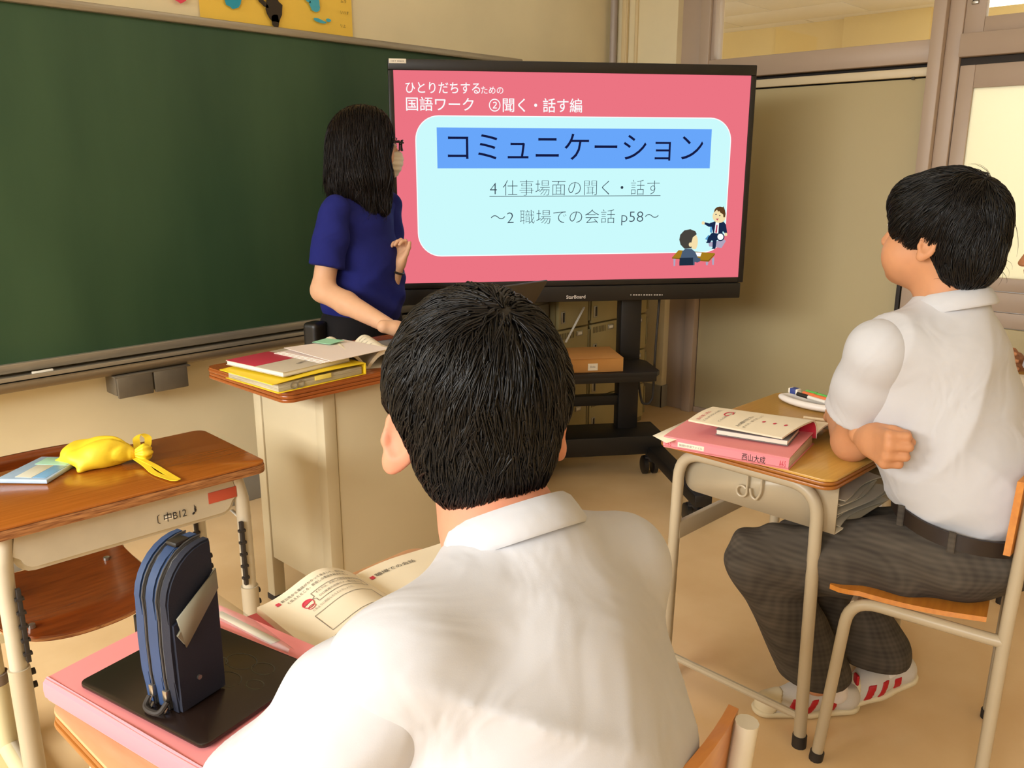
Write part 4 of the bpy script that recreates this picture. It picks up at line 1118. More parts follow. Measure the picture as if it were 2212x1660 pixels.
# clear sleeve sticking out from the file
cs = thing('clear_sleeve', 'clear plastic sleeve slipped between the pink file and the workbook', 'plastic sleeve')
q = [onz(452, 1285, DH + .075), onz(525, 1322, DH + .045), onz(632, 1402, DH + .036), onz(612, 1408, DH + .034), onz(455, 1318, DH + .04)]
bm = B()
E0 = [Vector(onz(448, 1268, DH + .06)), Vector(onz(520, 1318, DH + .050)), Vector(onz(580, 1362, DH + .042)), Vector(onz(636, 1405, DH + .036))]
E1 = [Vector(onz(452, 1330, DH + .036)), Vector(onz(520, 1362, DH + .036)), Vector(onz(570, 1388, DH + .0355)), Vector(onz(622, 1412, DH + .0350))]
def slv(u, v):
    i = min(2, int(u * 3)); f = u * 3 - i
    a = E0[i].lerp(E0[i + 1], f); b = E1[i].lerp(E1[i + 1], f); p = a.lerp(b, v); return p + Vector((0, 0, .006 * math.sin(v * math.pi)))
grid_sheet(bm, slv, 12, 6); obj('sleeve_film', bm, glass_mat('clear_film', (.80, .79, .76, 1), .14, .35), cs)
pf_ = thing('loose_paper', 'cream loose paper peeking out of the pink file on the foreground desk', 'paper')
bm = B(); P = [onz(x, y, DH + .0335) for x, y in ((455, 1325), (480, 1322), (605, 1385), (585, 1392))]; quad(bm, *P); o = obj('sheet', bm, M_cream, pf_); md = o.modifiers.new('thick', 'SOLIDIFY'); md.thickness = .0006

# ---- right desk: pink file, loose papers, grey notebook, open book, pencil tray, papers in the tray
fR = thing('pink_file', 'pink A4 flat file with a handwritten name on its spine on the right desk', 'file'); setM(fR, frame2((1.628, .898, DH + .0005), (.05, -.27, 0)))
L_, W_ = .288, .215
bm = B(); box(bm, (-.135, .004, .001), (.142, W_ - .012, .024), .002); obj('paper_stack', bm, MATS['paper_edges'], fR)
bm = B(); box(bm, (-L_ / 2, 0, 0), (L_ / 2, W_, .0015), .0005); obj('back_cover', bm, M_pink, fR)
bm = B(); grid_sheet(bm, lambda u, v: ((u - .5) * L_, v * W_, .029 - .002 * (1 - v) ** 3 + .004 * (u ** 3) * v), 10, 8, .0014); obj('front_cover', bm, M_pink, fR)
bm = B()
va = [bm.verts.new((-L_ / 2, y, z)) for y, z in ((.002, 0), (-.003, .006), (-.003, .022), (.003, .0275))]; vb = [bm.verts.new((L_ / 2, y, z)) for y, z in ((.002, 0), (-.003, .006), (-.003, .022), (.003, .0275))]
for i in range(3): bm.faces.new((va[i], vb[i], vb[i + 1], va[i + 1]))
sp = obj('spine', bm, M_pink_lt, fR)
bm = B(); box(bm, (-.108, -.0036, .008), (-.045, -.0028, .019), .0002); lb = obj('title_label', bm, M_white, sp)
text_obj('label_print', '国語科学習ファイル', M_inkgrey, lb, Matrix.Translation((-.104, -.0039, .0105)) @ FR, width=.055, height=.0055)
text_obj('handwritten_name', '西山大成', M_ink, sp, Matrix.Translation((.042, -.0036, .005)) @ FR, width=.052, height=.0165)
for x in (-.138, .124):
    text_obj('spine_print', 'A4-S', M_redink, sp, Matrix.Translation((x, -.0036, .006)) @ FR, width=.014, height=.014)
lp = thing('loose_papers', 'two white sheets sticking out from under the pink file on the right desk', 'paper')
for k, (dx, dz) in enumerate(((0, 0), (.008, .0012))):
    bm = B(); P = [Vector(onz(x, y, DH + .024 - .02 * (k == 1))) for x, y in ((1410 + 8 * k, 942), (1492, 905), (1560, 915), (1440, 958))]; quad(bm, *P); o = obj('sheet', bm, M_cream, lp); md = o.modifiers.new('thick', 'SOLIDIFY'); md.thickness = .0006
nb = thing('notebook', 'closed grey notebook on the pink file under the open book', 'notebook'); setM(nb, frame2(tuple(onz(1640, 938, DH + .034)), (.05, -.22, 0)))
bm = B(); box(bm, (-.085, -.05, .0), (.075, .06, .010), .001); obj('page_block', bm, M_white, nb)
bm = B(); box(bm, (-.087, -.052, -.0015), (.077, .062, .0), .0004); box(bm, (-.087, -.052, .010), (.077, .062, .0115), .0004); obj('cover', bm, mat('grey_cover', rgb(120, 118, 116), .5), nb)
# open book lying over the notebook, one half folded up in an arch
bk = thing('workbook', 'open workbook arched over a grey notebook on the right desk', 'book')
bm = B()
cA = [onz(1487, 905, .742), onz(1690, 948, .722), onz(1742, 938, .728)]
a0, a1 = Vector(onz(1487, 907, .735)), Vector(onz(1690, 946, .722))         # outer edge of left pages
b0, b1 = Vector(onz(1540, 879, .742)), Vector(onz(1757, 908, .738))         # arch crest
def lf(u, v):   # u along the spine direction, v from the outer edge over the arch down to the gutter
    a = a0.lerp(a1, u); b = b0.lerp(b1, u)
    if v < .7: p = a.lerp(b, v / .7); p.z += .004 * math.sin(v / .7 * math.pi)
    else:
        f = (v - .7) / .3; dirv = (b - a).normalized()
        p = b + dirv * (.022 * math.sin(f * math.pi / 2)); p.z = b.z - .045 * (1 - math.cos(f * math.pi / 2))
    return p
grid_sheet(bm, lf, 10, 20, .004); obj('left_pages', bm, M_cream, bk, angle=60)
bm = B(); grid_sheet(bm, lambda u, v: lf(.985 * u + .01, .55 + .44 * v) - Vector((0, 0, .0055)), 8, 10, .0008); obj('cover', bm, mat('crimson_cover', rgb(196, 40, 60), .5), bk, angle=60)
g0, g1 = lf(0, 1), lf(1, 1); dR = Vector((1, -.1, 0))
def rf(u, v):
    p = g0.lerp(g1, u) + dR * (.165 * v); p.z = (DH + .034) * (1 - min(1, v * 1.2)) + (DH + .012) * min(1, v * 1.2) + .022 * math.sin(min(1, v * 1.3) * math.pi) * (1 - .2 * v); return p
grid_sheet_bm = B(); grid_sheet(grid_sheet_bm, rf, 10, 14, .004); obj('right_pages', grid_sheet_bm, M_cream, bk, angle=60)
def lay_text(parent, fn, body, u0, v0, du, dv, m, flip=False):
    """letters laid on a sheet fn(u,v): x of the letters along -u or v"""
    me = text_mesh(body, 1.0, 1.0); n = len(me.vertices); co = np.empty(n * 3); me.vertices.foreach_get('co', co); co = co.reshape(-1, 3)
    for i in range(n):
        p = fn(u0 - co[i, 1] * du, v0 + co[i, 0] * dv) ; co[i] = (p[0], p[1], p[2] + .0009)
    me.vertices.foreach_set('co', co.ravel()); me.update(); me.name = 'print_line'; me.materials.append(m); return link_mesh('print_line', me, parent)
for k, (u, v, du, dv, b_, m_) in enumerate(((.10, .05, .04, .35, '話を聞く時の', M_redink), (.16, .05, .03, .5, 'ことばづかいを考え', M_inkgrey), (.3, .1, .03, .45, 'どんな時に言うか', M_inkgrey), (.52, .06, .04, .4, '次の場面で何と言い', M_ink), (.58, .06, .03, .5, 'ますか。書きましょう', M_inkgrey), (.68, .3, .03, .06, '●', M_redink), (.79, .3, .03, .06, '●', M_redink), (.9, .3, .03, .06, '●', M_redink))):
    lay_text(bk, lf, b_, u, v, du, dv, m_)
bm = B(); tube(bm, [lf(.27 + .035 * math.cos(t_), .42 + .09 * math.sin(t_)) + Vector((0, 0, .001)) for t_ in [i * math.pi / 8 for i in range(15)]], .0016, 6, rb=.0005); obj('printed_ring', bm, M_redink, bk)
for (u, v, du, dv, b_, m_) in ((.2, .2, .035, .3, '職場での', M_redink), (.45, .2, .03, .5, '会話をしよう。', M_inkgrey), (.6, .2, .03, .5, '○と△の人', M_inkgrey), (.75, .25, .03, .45, 'ことばの', M_inkgrey)):
    lay_text(bk, rf, b_, u, v, du, dv, m_)
# pencil tray with pens and an eraser
pt_ = thing('pencil_tray', 'white open pencil pouch holding pens on the right desk', 'pencil case'); setM(pt_, frame2((2.165, .945, DH + .0005), (-.02, -.13, 0)))
s = Sdf(); s.ell((0, 0, .012), (.098, .042, .017), None, .01).ell((0, 0, .026), (.082, .030, .016), None, .006, 's').plane((0, 0, 0), (0, 0, -1), .002).plane((0, 0, .021), (0, 0, 1), .002)
solid('tray_shell', s, .0028, mat('white_vinyl', rgb(232, 226, 220), .4), pt_)
def pen(name, label, cat, a, b, r, m, m2):
    t = thing(name, label, cat); setM(t, pt_.matrix_world.copy()); bm = B(); tube(bm, [a, Vector(a).lerp(Vector(b), .85), b], [r, r, r * .35], 10); obj('barrel', bm, m, t)
    bm = B(); tube(bm, [Vector(a).lerp(Vector(b), -.03), Vector(a).lerp(Vector(b), .28)], r * 1.15, 10); obj('cap', bm, m2, t)
bpy.context.view_layer.update()
pen('marker_pen', 'green marker pen in the white pencil pouch', 'pen', (-.02, .014, .033), (.085, .016, .030), .0065, mat('green_plastic', rgb(96, 186, 82), .35), MATS['green_plastic'])
pen('marker_pen', 'orange marker pen in the white pencil pouch', 'pen', (-.02, .0, .0315), (.085, .001, .0285), .0065, mat('orange_plastic', rgb(226, 116, 62), .35), MATS['orange_plastic'])
pen('ballpoint_pen', 'black and white ballpoint pen in the white pencil pouch', 'pen', (-.03, -.013, .031), (.08, -.016, .026), .0048, mat('white_plastic', rgb(226, 222, 214), .35), M_black)
er = thing('eraser', 'eraser in a blue and white sleeve in the pencil pouch', 'eraser'); setM(er, pt_.matrix_world.copy())
bm = B(); box(bm, (-.068, -.006, .026), (-.038, .014, .040), .002, M=T((0, 0, 0), (0, .0, .0))); obj('rubber_block', bm, M_white, er)
bm = B(); box(bm, (-.062, -.0066, .0254), (-.044, .0146, .0406), .001); obj('blue_sleeve', bm, mat('blue_sleeve', rgb(52, 70, 140), .5), er)
sk = thing('name_stick', 'short beige pencil lying beside the open book', 'pencil'); setM(sk, frame2(tuple(onz(1775, 907, DH + .004)), (.02, -.08, 0)))
bm = B(); tube(bm, [(-.045, 0, 0), (.035, 0, 0), (.047, 0, 0)], [.0038, .0038, .0008], 6); obj('barrel', bm, mat('beige_pencil', rgb(224, 204, 168), .5), sk)
bm = B(); tube(bm, [(.044, 0, 0), (.0475, 0, 0)], [.0013, .0005], 6); obj('lead', bm, M_ink, sk)
# papers inside the right desk's tray
pp = thing('paper_bundle', 'bundle of crumpled worksheets inside the right desk tray', 'papers', (1.957, .870, 0), math.radians(-2.0))
rn = random.Random(4)
for k in range(6):
    bm = B(); o1 = rn.uniform(-.01, .01); sk_ = rn.uniform(-.008, .008); z0 = DH - .133 + k * .012
    grid_sheet(bm, lambda u, v: (-.21 + u * .23, -.205 + v * .30 + o1 + .012 * math.sin(u * 4 + k), z0 + .010 * u * math.sin(v * 5 + k) + .006 * math.sin(u * 9 + k) * v + sk_ * .3 + .006), 10, 8, .002)
    obj('sheet', bm, mat('worksheet_paper', rgb(214, 204, 184), .8, var=.06, vscale=12), pp)

# ---- teacher's desk
yf2 = thing('yellow_file', "yellow ring file full of papers on the teacher's desk", 'file'); setM(yf2, frame2((1.20, 1.93, TZ + .0005), (.26, .01, 0)))
bm = B(); box(bm, (-.14, -.118, 0), (.135, .125, .0015), .0005); box(bm, (.132, -.118, .0), (.1355, .125, .030), .001); obj('back_cover', bm, M_yel, yf2)
bm = B(); grid_sheet(bm, lambda u, v: (-.155 + u * .29, -.118 + v * .243, .026 + .0045 * u + .004 * math.sin(u * 3)), 10, 6, .0016); obj('front_cover', bm, M_yel, yf2)
bm = B(); box(bm, (-.135, -.112, .0018), (.125, .118, .022), .001); obj('paper_stack', bm, mat('file_paper_edges', rgb(214, 206, 180), .8, col2=rgb(150, 140, 116), vscale=5, stretch=(2, 2, 160)), yf2)
bm = B(); box(bm, (-.028, -.1165, .012), (.022, -.1125, .0235), .0004); obj('yellow_tab', bm, mat('pale_yellow_note', rgb(252, 232, 110), .7), yf2)
for k in range(2):
    bm = B(); tube(bm, [(-.09 + k * .02 + .010 * math.cos(a), -.114, .011 + .009 * math.sin(a)) for a in [i * math.pi / 6 for i in range(13)]], .0012, 6); obj('wire_ring', bm, M_chrome, yf2)
g1_ = thing('textbook', "grey and crimson covered book on the yellow file", 'book'); setM(g1_, frame2((1.185, 1.955, TZ + .0345), (.25, .03, 0)))
bm = B(); box(bm, (-.105, -.115, .001), (.115, .115, .010), .001); obj('page_block', bm, M_white, g1_)
bm = B(); box(bm, (-.107, -.117, .010), (.117, .117, .0116), .0005); box(bm, (-.107, -.117, -.0005), (.117, .117, .001), .0004); cv = obj('cover', bm, mat('warm_grey_cover', rgb(196, 184, 164), .5), g1_)
bm = B(); box(bm, (-.107, -.005, .0116), (.03, .117, .0122), .0002); obj('crimson_band', bm, mat('crimson_band', rgb(186, 50, 72), .5), cv)
text_obj('cover_print', '国語', M_inkgrey, cv, Matrix.Translation((-.02, -.075, .0121)) @ Matrix.Rotation(.3, 4, 'Z'), width=.07, height=.012)
wp = thing('worksheet_stack', "white worksheets on the book on the teacher's desk", 'papers'); setM(wp, frame2((1.33, 1.95, TZ + .048), (.22, .02, 0)))
for k in range(4):
    bm = B(); grid_sheet(bm, lambda u, v: (-.125 + u * .21 + .006 * k, -.10 + v * .2 - .007 * k, .0016 * k + .010 * (1 - u) * (k == 3) * v), 8, 6, .0012); obj('sheet', bm, mat('pinkish_paper', rgb(238, 222, 212), .8), wp)
bm = B(); box(bm, (.012, .02, .0085), (.075, .085, .0095), M=T((0, 0, .004), (0, 0, .2))); o = obj('sticky_note', bm, mat('mint_note', rgb(158, 216, 178), .7), None); setM(o, wp.matrix_world.copy()); tag(o, "mint green sticky note on the worksheets on the teacher's desk", 'sticky note')
Mb = frame2((1.455, 2.06, TZ + .0005), (.9, -.35, 0))
tb, _p = open_book('textbook', "open white textbook with arched pages on the teacher's desk", Mb, .15, .21, .012, .014, .050, .045, None, mat('white_cover', rgb(232, 226, 216), .5))
for (y, w) in ((-.03, .07), (-.055, .09), (-.085, .05), (-.12, .08)):
    me = text_mesh('会話のしかたを学ぼう', w, .006); n = len(me.vertices); co = np.empty(n * 3); me.vertices.foreach_get('co', co); co = co.reshape(-1, 3)
    for i in range(n):
        xx = .03 + co[i, 0]; u = xx / .15; px_, z = _p(u, 1, .014, .045); co[i] = (px_, y + co[i, 1], z * (1 - .08 * (-(y + co[i, 1])) / .21) + .0025)
    me.vertices.foreach_set('co', co.ravel()); me.update(); me.materials.append(M_inkgrey); link_mesh('print_line', me, tb)
lp2 = thing('laptop', "dark grey laptop open towards the teacher on the desk", 'laptop', (1.95, 1.972, TZ + .001))
M_lap = mat('dark_grey_aluminium', rgb(84, 78, 70), .4, metal=.3)
bm = B(); box(bm, (-.165, 0, 0), (.165, .215, .014), .003); bs = obj('base', bm, M_lap, lp2)
bm = B(); box(bm, (-.145, .02, .014), (.145, .12, .0155), .0008); obj('keyboard', bm, M_black, bs)
bm = B(); box(bm, (-.165, -.004, 0), (.165, .004, .205), .003); ld = obj('lid', bm, M_lap, lp2, (0, .0, .012), (math.radians(36), 0, 0))
bm = B(); box(bm, (-.155, .0042, .012), (.155, .0048, .195)); obj('laptop_screen', bm, mat('dim_screen', rgb(40, 44, 52), .2), ld)
bm = B(); tube(bm, [(-.12, 0, .012), (.12, 0, .012)], .006, 10); obj('hinge', bm, M_black, lp2)
tb2 = thing('tablet', "thin dark tablet under the teacher's hand on the desk", 'tablet'); setM(tb2, frame2(tuple(onz(850, 745, TZ + .0008)), (.2, -.02, 0)))
bm = B(); prism(bm, rrect(.15, .10, .008), 0, .008, .002); obj('tablet_body', bm, M_lap, tb2)
bm = B(); box(bm, (-.065, -.042, .008), (.065, .042, .0085)); obj('tablet_screen', bm, mat('pale_screen', rgb(150, 150, 148), .2), tb2)

# ================================================================== PEOPLE
def skin(name, c, sub=.12): return mat(name, rgb(*c), .55, sub=sub, var=.04, vscale=30, spec=.35)
M_skinA = skin('light_tan_skin', (216, 146, 116)); M_skinB = skin('warm_tan_skin', (204, 146, 106)); M_skinC = skin('fair_skin', (222, 174, 138)); M_skinD = skin('brown_tan_skin', (186, 126, 84))
M_hair = mat('black_hair', rgb(15, 12, 11), .42, var=.25, vscale=60, spec=.4)
M_hairT = mat('dark_brown_hair', rgb(22, 13, 11), .45, var=.3, vscale=60, spec=.35)
def cloth(name, c, rough=.85, var=.02):
    m = mat(name, rgb(*c), rough, var=var, vscale=8, spec=.25)
    nt = m.node_tree; N = nt.nodes; L = nt.links; p = N['Principled BSDF']; tc = N.new('ShaderNodeTexCoord')
    n1 = N.new('ShaderNodeTexNoise'); n1.inputs['Scale'].default_value = 9.0; n1.inputs['Detail'].default_value = 2.0; n1.inputs['Distortion'].default_value = 1.2
    n2 = N.new('ShaderNodeTexNoise'); n2.inputs['Scale'].default_value = 900.0
    L.new(tc.outputs['Object'], n1.inputs['Vector']); L.new(tc.outputs['Object'], n2.inputs['Vector'])
    b1 = N.new('ShaderNodeBump'); b1.inputs['Strength'].default_value = .5; b1.inputs['Distance'].default_value = .012
    b2 = N.new('ShaderNodeBump'); b2.inputs['Strength'].default_value = .06; b2.inputs['Distance'].default_value = .001
    L.new(n1.outputs['Fac'], b1.inputs['Height']); L.new(n2.outputs['Fac'], b2.inputs['Height']); L.new(b1.outputs[0], b2.inputs['Normal']); L.new(b2.outputs[0], p.inputs['Normal'])
    return m
M_shirt = cloth('white_school_shirt', (202, 203, 208)); M_navy = cloth('navy_tshirt', (30, 36, 112), .9, .08)
M_blackp = cloth('black_trousers', (22, 20, 22))
def plaid():
    m = mat('grey_check_trousers', rgb(74, 68, 62), .9, spec=.2); nt = m.node_tree; N = nt.nodes; L = nt.links
    tc = N.new('ShaderNodeTexCoord'); last = None
    for ax, sc_ in (('X', 90), ('Z', 90), ('X', 23), ('Z', 23)):
        w = N.new('ShaderNodeTexWave'); w.bands_direction = ax; w.inputs['Scale'].default_value = sc_ / 3.14; w.inputs['Distortion'].default_value = .6; L.new(tc.outputs['Object'], w.inputs['Vector'])
        if last is None: last = w.outputs['Fac']
        else:
            a = N.new('ShaderNodeMath'); a.operation = 'ADD'; L.new(last, a.inputs[0]); L.new(w.outputs['Fac'], a.inputs[1]); last = a.outputs[0]
    r = N.new('ShaderNodeValToRGB'); r.color_ramp.elements[0].color = rgb(62, 57, 52); r.color_ramp.elements[1].color = rgb(92, 85, 76)
    dv = N.new('ShaderNodeMath'); dv.operation = 'MULTIPLY'; dv.inputs[1].default_value = .25; L.new(last, dv.inputs[0]); L.new(dv.outputs[0], r.inputs[0])
    L.new(r.outputs[0], N['Principled BSDF'].inputs['Base Color']); return m
M_plaid = plaid()

def face_frame(az, pitch=0.0, roll=0.0):
    """columns: right, forward, up for a head or body facing azimuth az (degrees)"""
    a = math.radians(az); f = np.array([math.cos(a) * math.cos(pitch), math.sin(a) * math.cos(pitch), math.sin(pitch)])
    r = np.array([math.sin(a), -math.cos(a), 0.0]); u = np.cross(r, f)
    c, s_ = math.cos(roll), math.sin(roll)
    return np.stack([r * c + u * s_, f, u * c - r * s_], 1)
def W_(c, R, p, sc=1.0): return np.array(c) + R @ (np.array(p, float) * sc)
def head_prims(s, c, R, neck, sc=1.0, ear_out=.45, nr=.05, es=1.0, eo_x=0.0):
    w = lambda *p: W_(c, R, p, sc)
    s.ell(w(0, -.008, .025), np.array((.074, .092, .084)) * sc, R, .02)
    s.ell(w(0, .028, -.035), np.array((.061, .060, .082)) * sc, R, .03)
    s.ell(w(0, .046, -.084), np.array((.043, .038, .030)) * sc, R, .03)
    s.ell(w(0, .070, -.098), np.array((.019, .016, .015)) * sc, R, .02)
    for q in (-1, 1):
        s.ell(w(q * .036, .052, -.045), np.array((.028, .028, .032)) * sc, R, .02)
        s.ell(w(q * .03, .099, .001), np.array((.018, .012, .010)) * sc, R, .014, 's')
        s.ell(w(q * .011, .098, -.040), np.array((.008, .009, .007)) * sc, R, .008)
    s.cone(w(0, .087, .004), w(0, .106, -.036), .0075 * sc, .0105 * sc, .012)
    s.ell(w(0, .089, -.060), np.array((.021, .010, .006)) * sc, R, .006); s.ell(w(0, .087, -.070), np.array((.018, .010, .006)) * sc, R, .006)
    s.cone(w(0, -.02, -.06), neck, nr * sc, nr * 1.08, .03)
    for q in (-1, 1):
        Re = R @ rotm(0, q * -.12, q * -ear_out)       # flares the back edge outwards
        e = w(q * (.078 + eo_x), -.010, -.020); sc_e = sc * es; eo = lambda x, y, z: e + Re @ (np.array((q * x, y, z)) * sc_e)
        s.ell(eo(.003, -.014, .0), np.array((.0062, .0185, .0300)) * sc_e, Re, .006)
        s.ell(eo(.003, -.006, -.026), np.array((.0055, .010, .011)) * sc_e, Re, .008)
        s.ell(eo(.0088, -.012, .003), np.array((.0060, .0118, .0210)) * sc_e, Re, .004, 's')
        s.ell(eo(.0080, -.004, -.004), np.array((.0062, .006, .009)) * sc_e, Re, .003, 's')
        s.ell(eo(.004, .001, -.006), np.array((.004, .005, .007)) * sc_e, Re, .004)
def eyes(parent, base, c, R, sc=1.0):
    w = lambda *p: W_(c, R, p, sc) - base
    for q in (-1, 1):
        s = Sdf(); s.ell(w(q * .031, .083, .000), np.array((.0135, .0085, .0058)) * sc, R, .001); solid('eye', s, .0016, mat('eye_white', rgb(226, 216, 206), .3), parent)
        s = Sdf(); s.ell(w(q * .031, .0895, .000), np.array((.0058, .0030, .0056)) * sc, R, .001); solid('iris', s, .0012, mat('dark_iris', rgb(30, 20, 14), .2), parent)
        bm = B(); tube(bm, [w(q * (.018 + .026 * t), .0925 - .012 * t * t, .0052 + .003 * math.sin(t * math.pi)) for t in np.linspace(0, 1, 7)], .0011, 6); obj('eyelashes', bm, M_hair, parent)
        bm = B(); tube(bm, [w(q * (.014 + .036 * t), .0945 - .018 * t * t, .021 + .005 * math.sin(t * math.pi * .8)) for t in np.linspace(0, 1, 7)], .0022, 6, rb=.0012); obj('eyebrow', bm, M_hair, parent)
def hand_prims(s, Wp, Y, X, Z, curl, sc=1.0, thumb=(.55, .75, .35), tcurl=.4, spread=0.0, tl=1.0):
    """wrist Wp, Y to the knuckles, X to the index side, Z to the palm side; curl = three bend angles"""
    n_ = lambda v: np.array(v, float) / np.linalg.norm(v)
    Y, X, Z = n_(Y), n_(X), n_(Z); Wp = np.array(Wp, float)
    kn = [(.029, .086, .066), (.010, .090, .074), (-.010, .086, .068), (-.027, .078, .054)]
    for i, (x, y, l) in enumerate(kn):
        K = Wp + (X * x + Y * y) * sc
        s.cone(Wp + X * x * .55 * sc + Y * .012 * sc, K, .0155 * sc, .0105 * sc, .014)
        p = K; th = 0.0; r = .0095 * sc
        cl = curl[i] if isinstance(curl[0], (tuple, list)) else curl
        for j, (fr_, dr) in enumerate(((.45, .0088), (.30, .0080), (.25, .0070))):
            th += cl[j]; d = n_(Y * math.cos(th) + Z * math.sin(th) + X * spread * (1.5 - i) * math.cos(th))
            q = p + d * l * fr_ * sc; s.cone(p, q, r, dr * sc, .003 if j else .006); p = q; r = dr * sc
    a = Wp + (X * .022 + Y * .022 + Z * .008) * sc; d = n_(X * thumb[0] + Y * thumb[1] + Z * thumb[2])
    b = a + d * .040 * sc * tl; s.cone(a, b, .015 * sc, .0105 * sc, .012)
    d2 = n_(d * math.cos(tcurl) + (Y * .3 - X * .6 + Z * .6) * math.sin(tcurl)); e = b + d2 * .028 * sc * tl; s.cone(b, e, .0102 * sc, .0092 * sc, .004)
    d3 = n_(d2 * math.cos(tcurl) + (Y * .2 - X * .7 + Z * .4) * math.sin(tcurl)); s.cone(e, e + d3 * .022 * sc * tl, .0092 * sc, .0075 * sc, .004)
    s.cone(Wp - Y * .03 * sc, Wp + Y * .02 * sc, .023 * sc, .024 * sc, .02)

def strands(name, base, parent, m, surf, root_ok, flow, n, length, width, seed, lift=.004, clump=220, steps=6, offset=.0, jitter=.25, stick=.0, cdev=.35):
    """tapered three-sided locks growing over the surface of surf (Sdf); flow(P)->direction field"""
    rg = np.random.default_rng(seed)
    V, Fq = surf.mesh(.006, 0)
    cen = V[Fq].mean(1)
    cen = cen[root_ok(cen)]
    P = cen[rg.integers(0, len(cen), n)] + rg.normal(0, .002, (n, 3))
    def grad(Q):
        e = 1.5e-3; g = np.stack([surf.ev(Q + np.eye(3)[i] * e) - surf.ev(Q - np.eye(3)[i] * e) for i in range(3)], 1)
        return g / np.maximum(np.linalg.norm(g, axis=1, keepdims=True), 1e-9)
    cc = cen[rg.integers(0, len(cen), clump)]
    cl = np.argmin(((P[:, None, :] - cc[None]) ** 2).sum(2), 1)
    dev = rg.normal(0, cdev, clump)[cl] + rg.normal(0, jitter, n)
    L = length * rg.uniform(.65, 1.15, n) * (1 + rg.normal(0, .12, clump)[cl])
    lay = rg.uniform(.0, 1.0, n)
    path = [P]
    Q = P.copy(); Dp = None
    for k in range(steps):
        N = grad(Q); d = flow(Q); d = d - (d * N).sum(1, keepdims=True) * N
        d /= np.maximum(np.linalg.norm(d, axis=1, keepdims=True), 1e-9)
        sd = np.cross(N, d); dv = dev * (1 - .4 * k / steps)
        d = d * np.cos(dv)[:, None] + sd * np.sin(dv)[:, None]
        if Dp is not None: d = d * .6 + Dp * .4
        d /= np.maximum(np.linalg.norm(d, axis=1, keepdims=True), 1e-9); Dp = d
        Q = Q + d * (L / steps)[:, None]
        t = (k + 1) / steps
        tgt = offset + lift * lay * math.sin(min(1, t * 1.1) * math.pi * .75) + stick * lay * t ** 2
        dist = surf.ev(Q); Q = Q + grad(Q) * (tgt - dist)[:, None] * (.75 if t < .99 else .4)
        path.append(Q.copy())
    path = np.stack(path, 1)                                   # n, S+1, 3
    tipc = np.zeros((clump, 3)); cnt = np.zeros(clump); np.add.at(tipc, cl, path[:, -1]); np.add.at(cnt, cl, 1); tipc /= np.maximum(cnt, 1)[:, None]
    for k in range(steps + 1):
        w = .38 * (k / steps) ** 2; path[:, k] = path[:, k] * (1 - w) + tipc[cl] * w
    S1 = steps + 1
    tan = np.gradient(path, axis=1); tan /= np.maximum(np.linalg.norm(tan, axis=2, keepdims=True), 1e-9)
    ref = rg.normal(0, 1, (n, 1, 3)); u = np.cross(tan, ref); u /= np.maximum(np.linalg.norm(u, axis=2, keepdims=True), 1e-9); v = np.cross(tan, u)
    t = np.linspace(0, 1, S1); wd = (width * (rg.uniform(.6, 1.3, n))[:, None] * (1 - .82 * t ** 1.5)[None])[..., None]
    ring = [path + (u * math.cos(a) + v * math.sin(a)) * wd for a in (0, 2.1, 4.2)]
    VV = np.stack(ring, 2).reshape(-1, 3) - base               # n, S1, 3 corners
    i0 = (np.arange(n)[:, None, None] * S1 + np.arange(steps)[None, :, None]) * 3; j = np.arange(3)[None, None]; j2 = (j + 1) % 3
    Fq = np.stack([i0 + j, i0 + j2, i0 + 3 + j2, i0 + 3 + j], -1).reshape(-1, 4)
    o = mesh_np(name, VV, Fq, m, parent); o['kind'] = 'stuff'
    return o
def put(name, parts, m, parent, base):
    V, Fq = joinm(parts); return mesh_np(name, V - base, Fq, m, parent)
def collar(parent, base, c, R, r0, r1, h, m, open_front=.35, name='collar', hf=-.03):
    """folded shirt collar around a neck at c; R gives right/forward/up"""
    bm = B(); n = 30; rows = []
    prof = [(r0 * .97, -.012), (r0, h * .5), (r0 + .002, h), (r0 + .006, h + .003), (r0 + .012, h - .003), (r1 - .004, .008), (r1, -.006), (r1 - .003, -.010), (r0 + .004, -.004)]
    for i in range(n + 1):
        a = -math.pi / 2 + open_front * .5 + (2 * math.pi - open_front) * i / n
        a = math.pi / 2 + open_front / 2 + (2 * math.pi - open_front) * i / n
        front = max(0, math.sin(a))
        row = []
        for (r, z) in prof: row.append(bm.verts.new(W_(c, R, (r * math.cos(a), r * 1.05 * math.sin(a), z + hf * front)) - base))
        rows.append(row)
    k = len(prof)
    for i in range(n):
        for j in range(k): bm.faces.new((rows[i][j], rows[i][(j + 1) % k], rows[i + 1][(j + 1) % k], rows[i + 1][j]))
    bm.faces.new(rows[0]); bm.faces.new(rows[-1][::-1])
    return obj(name, bm, m, parent, angle=60)

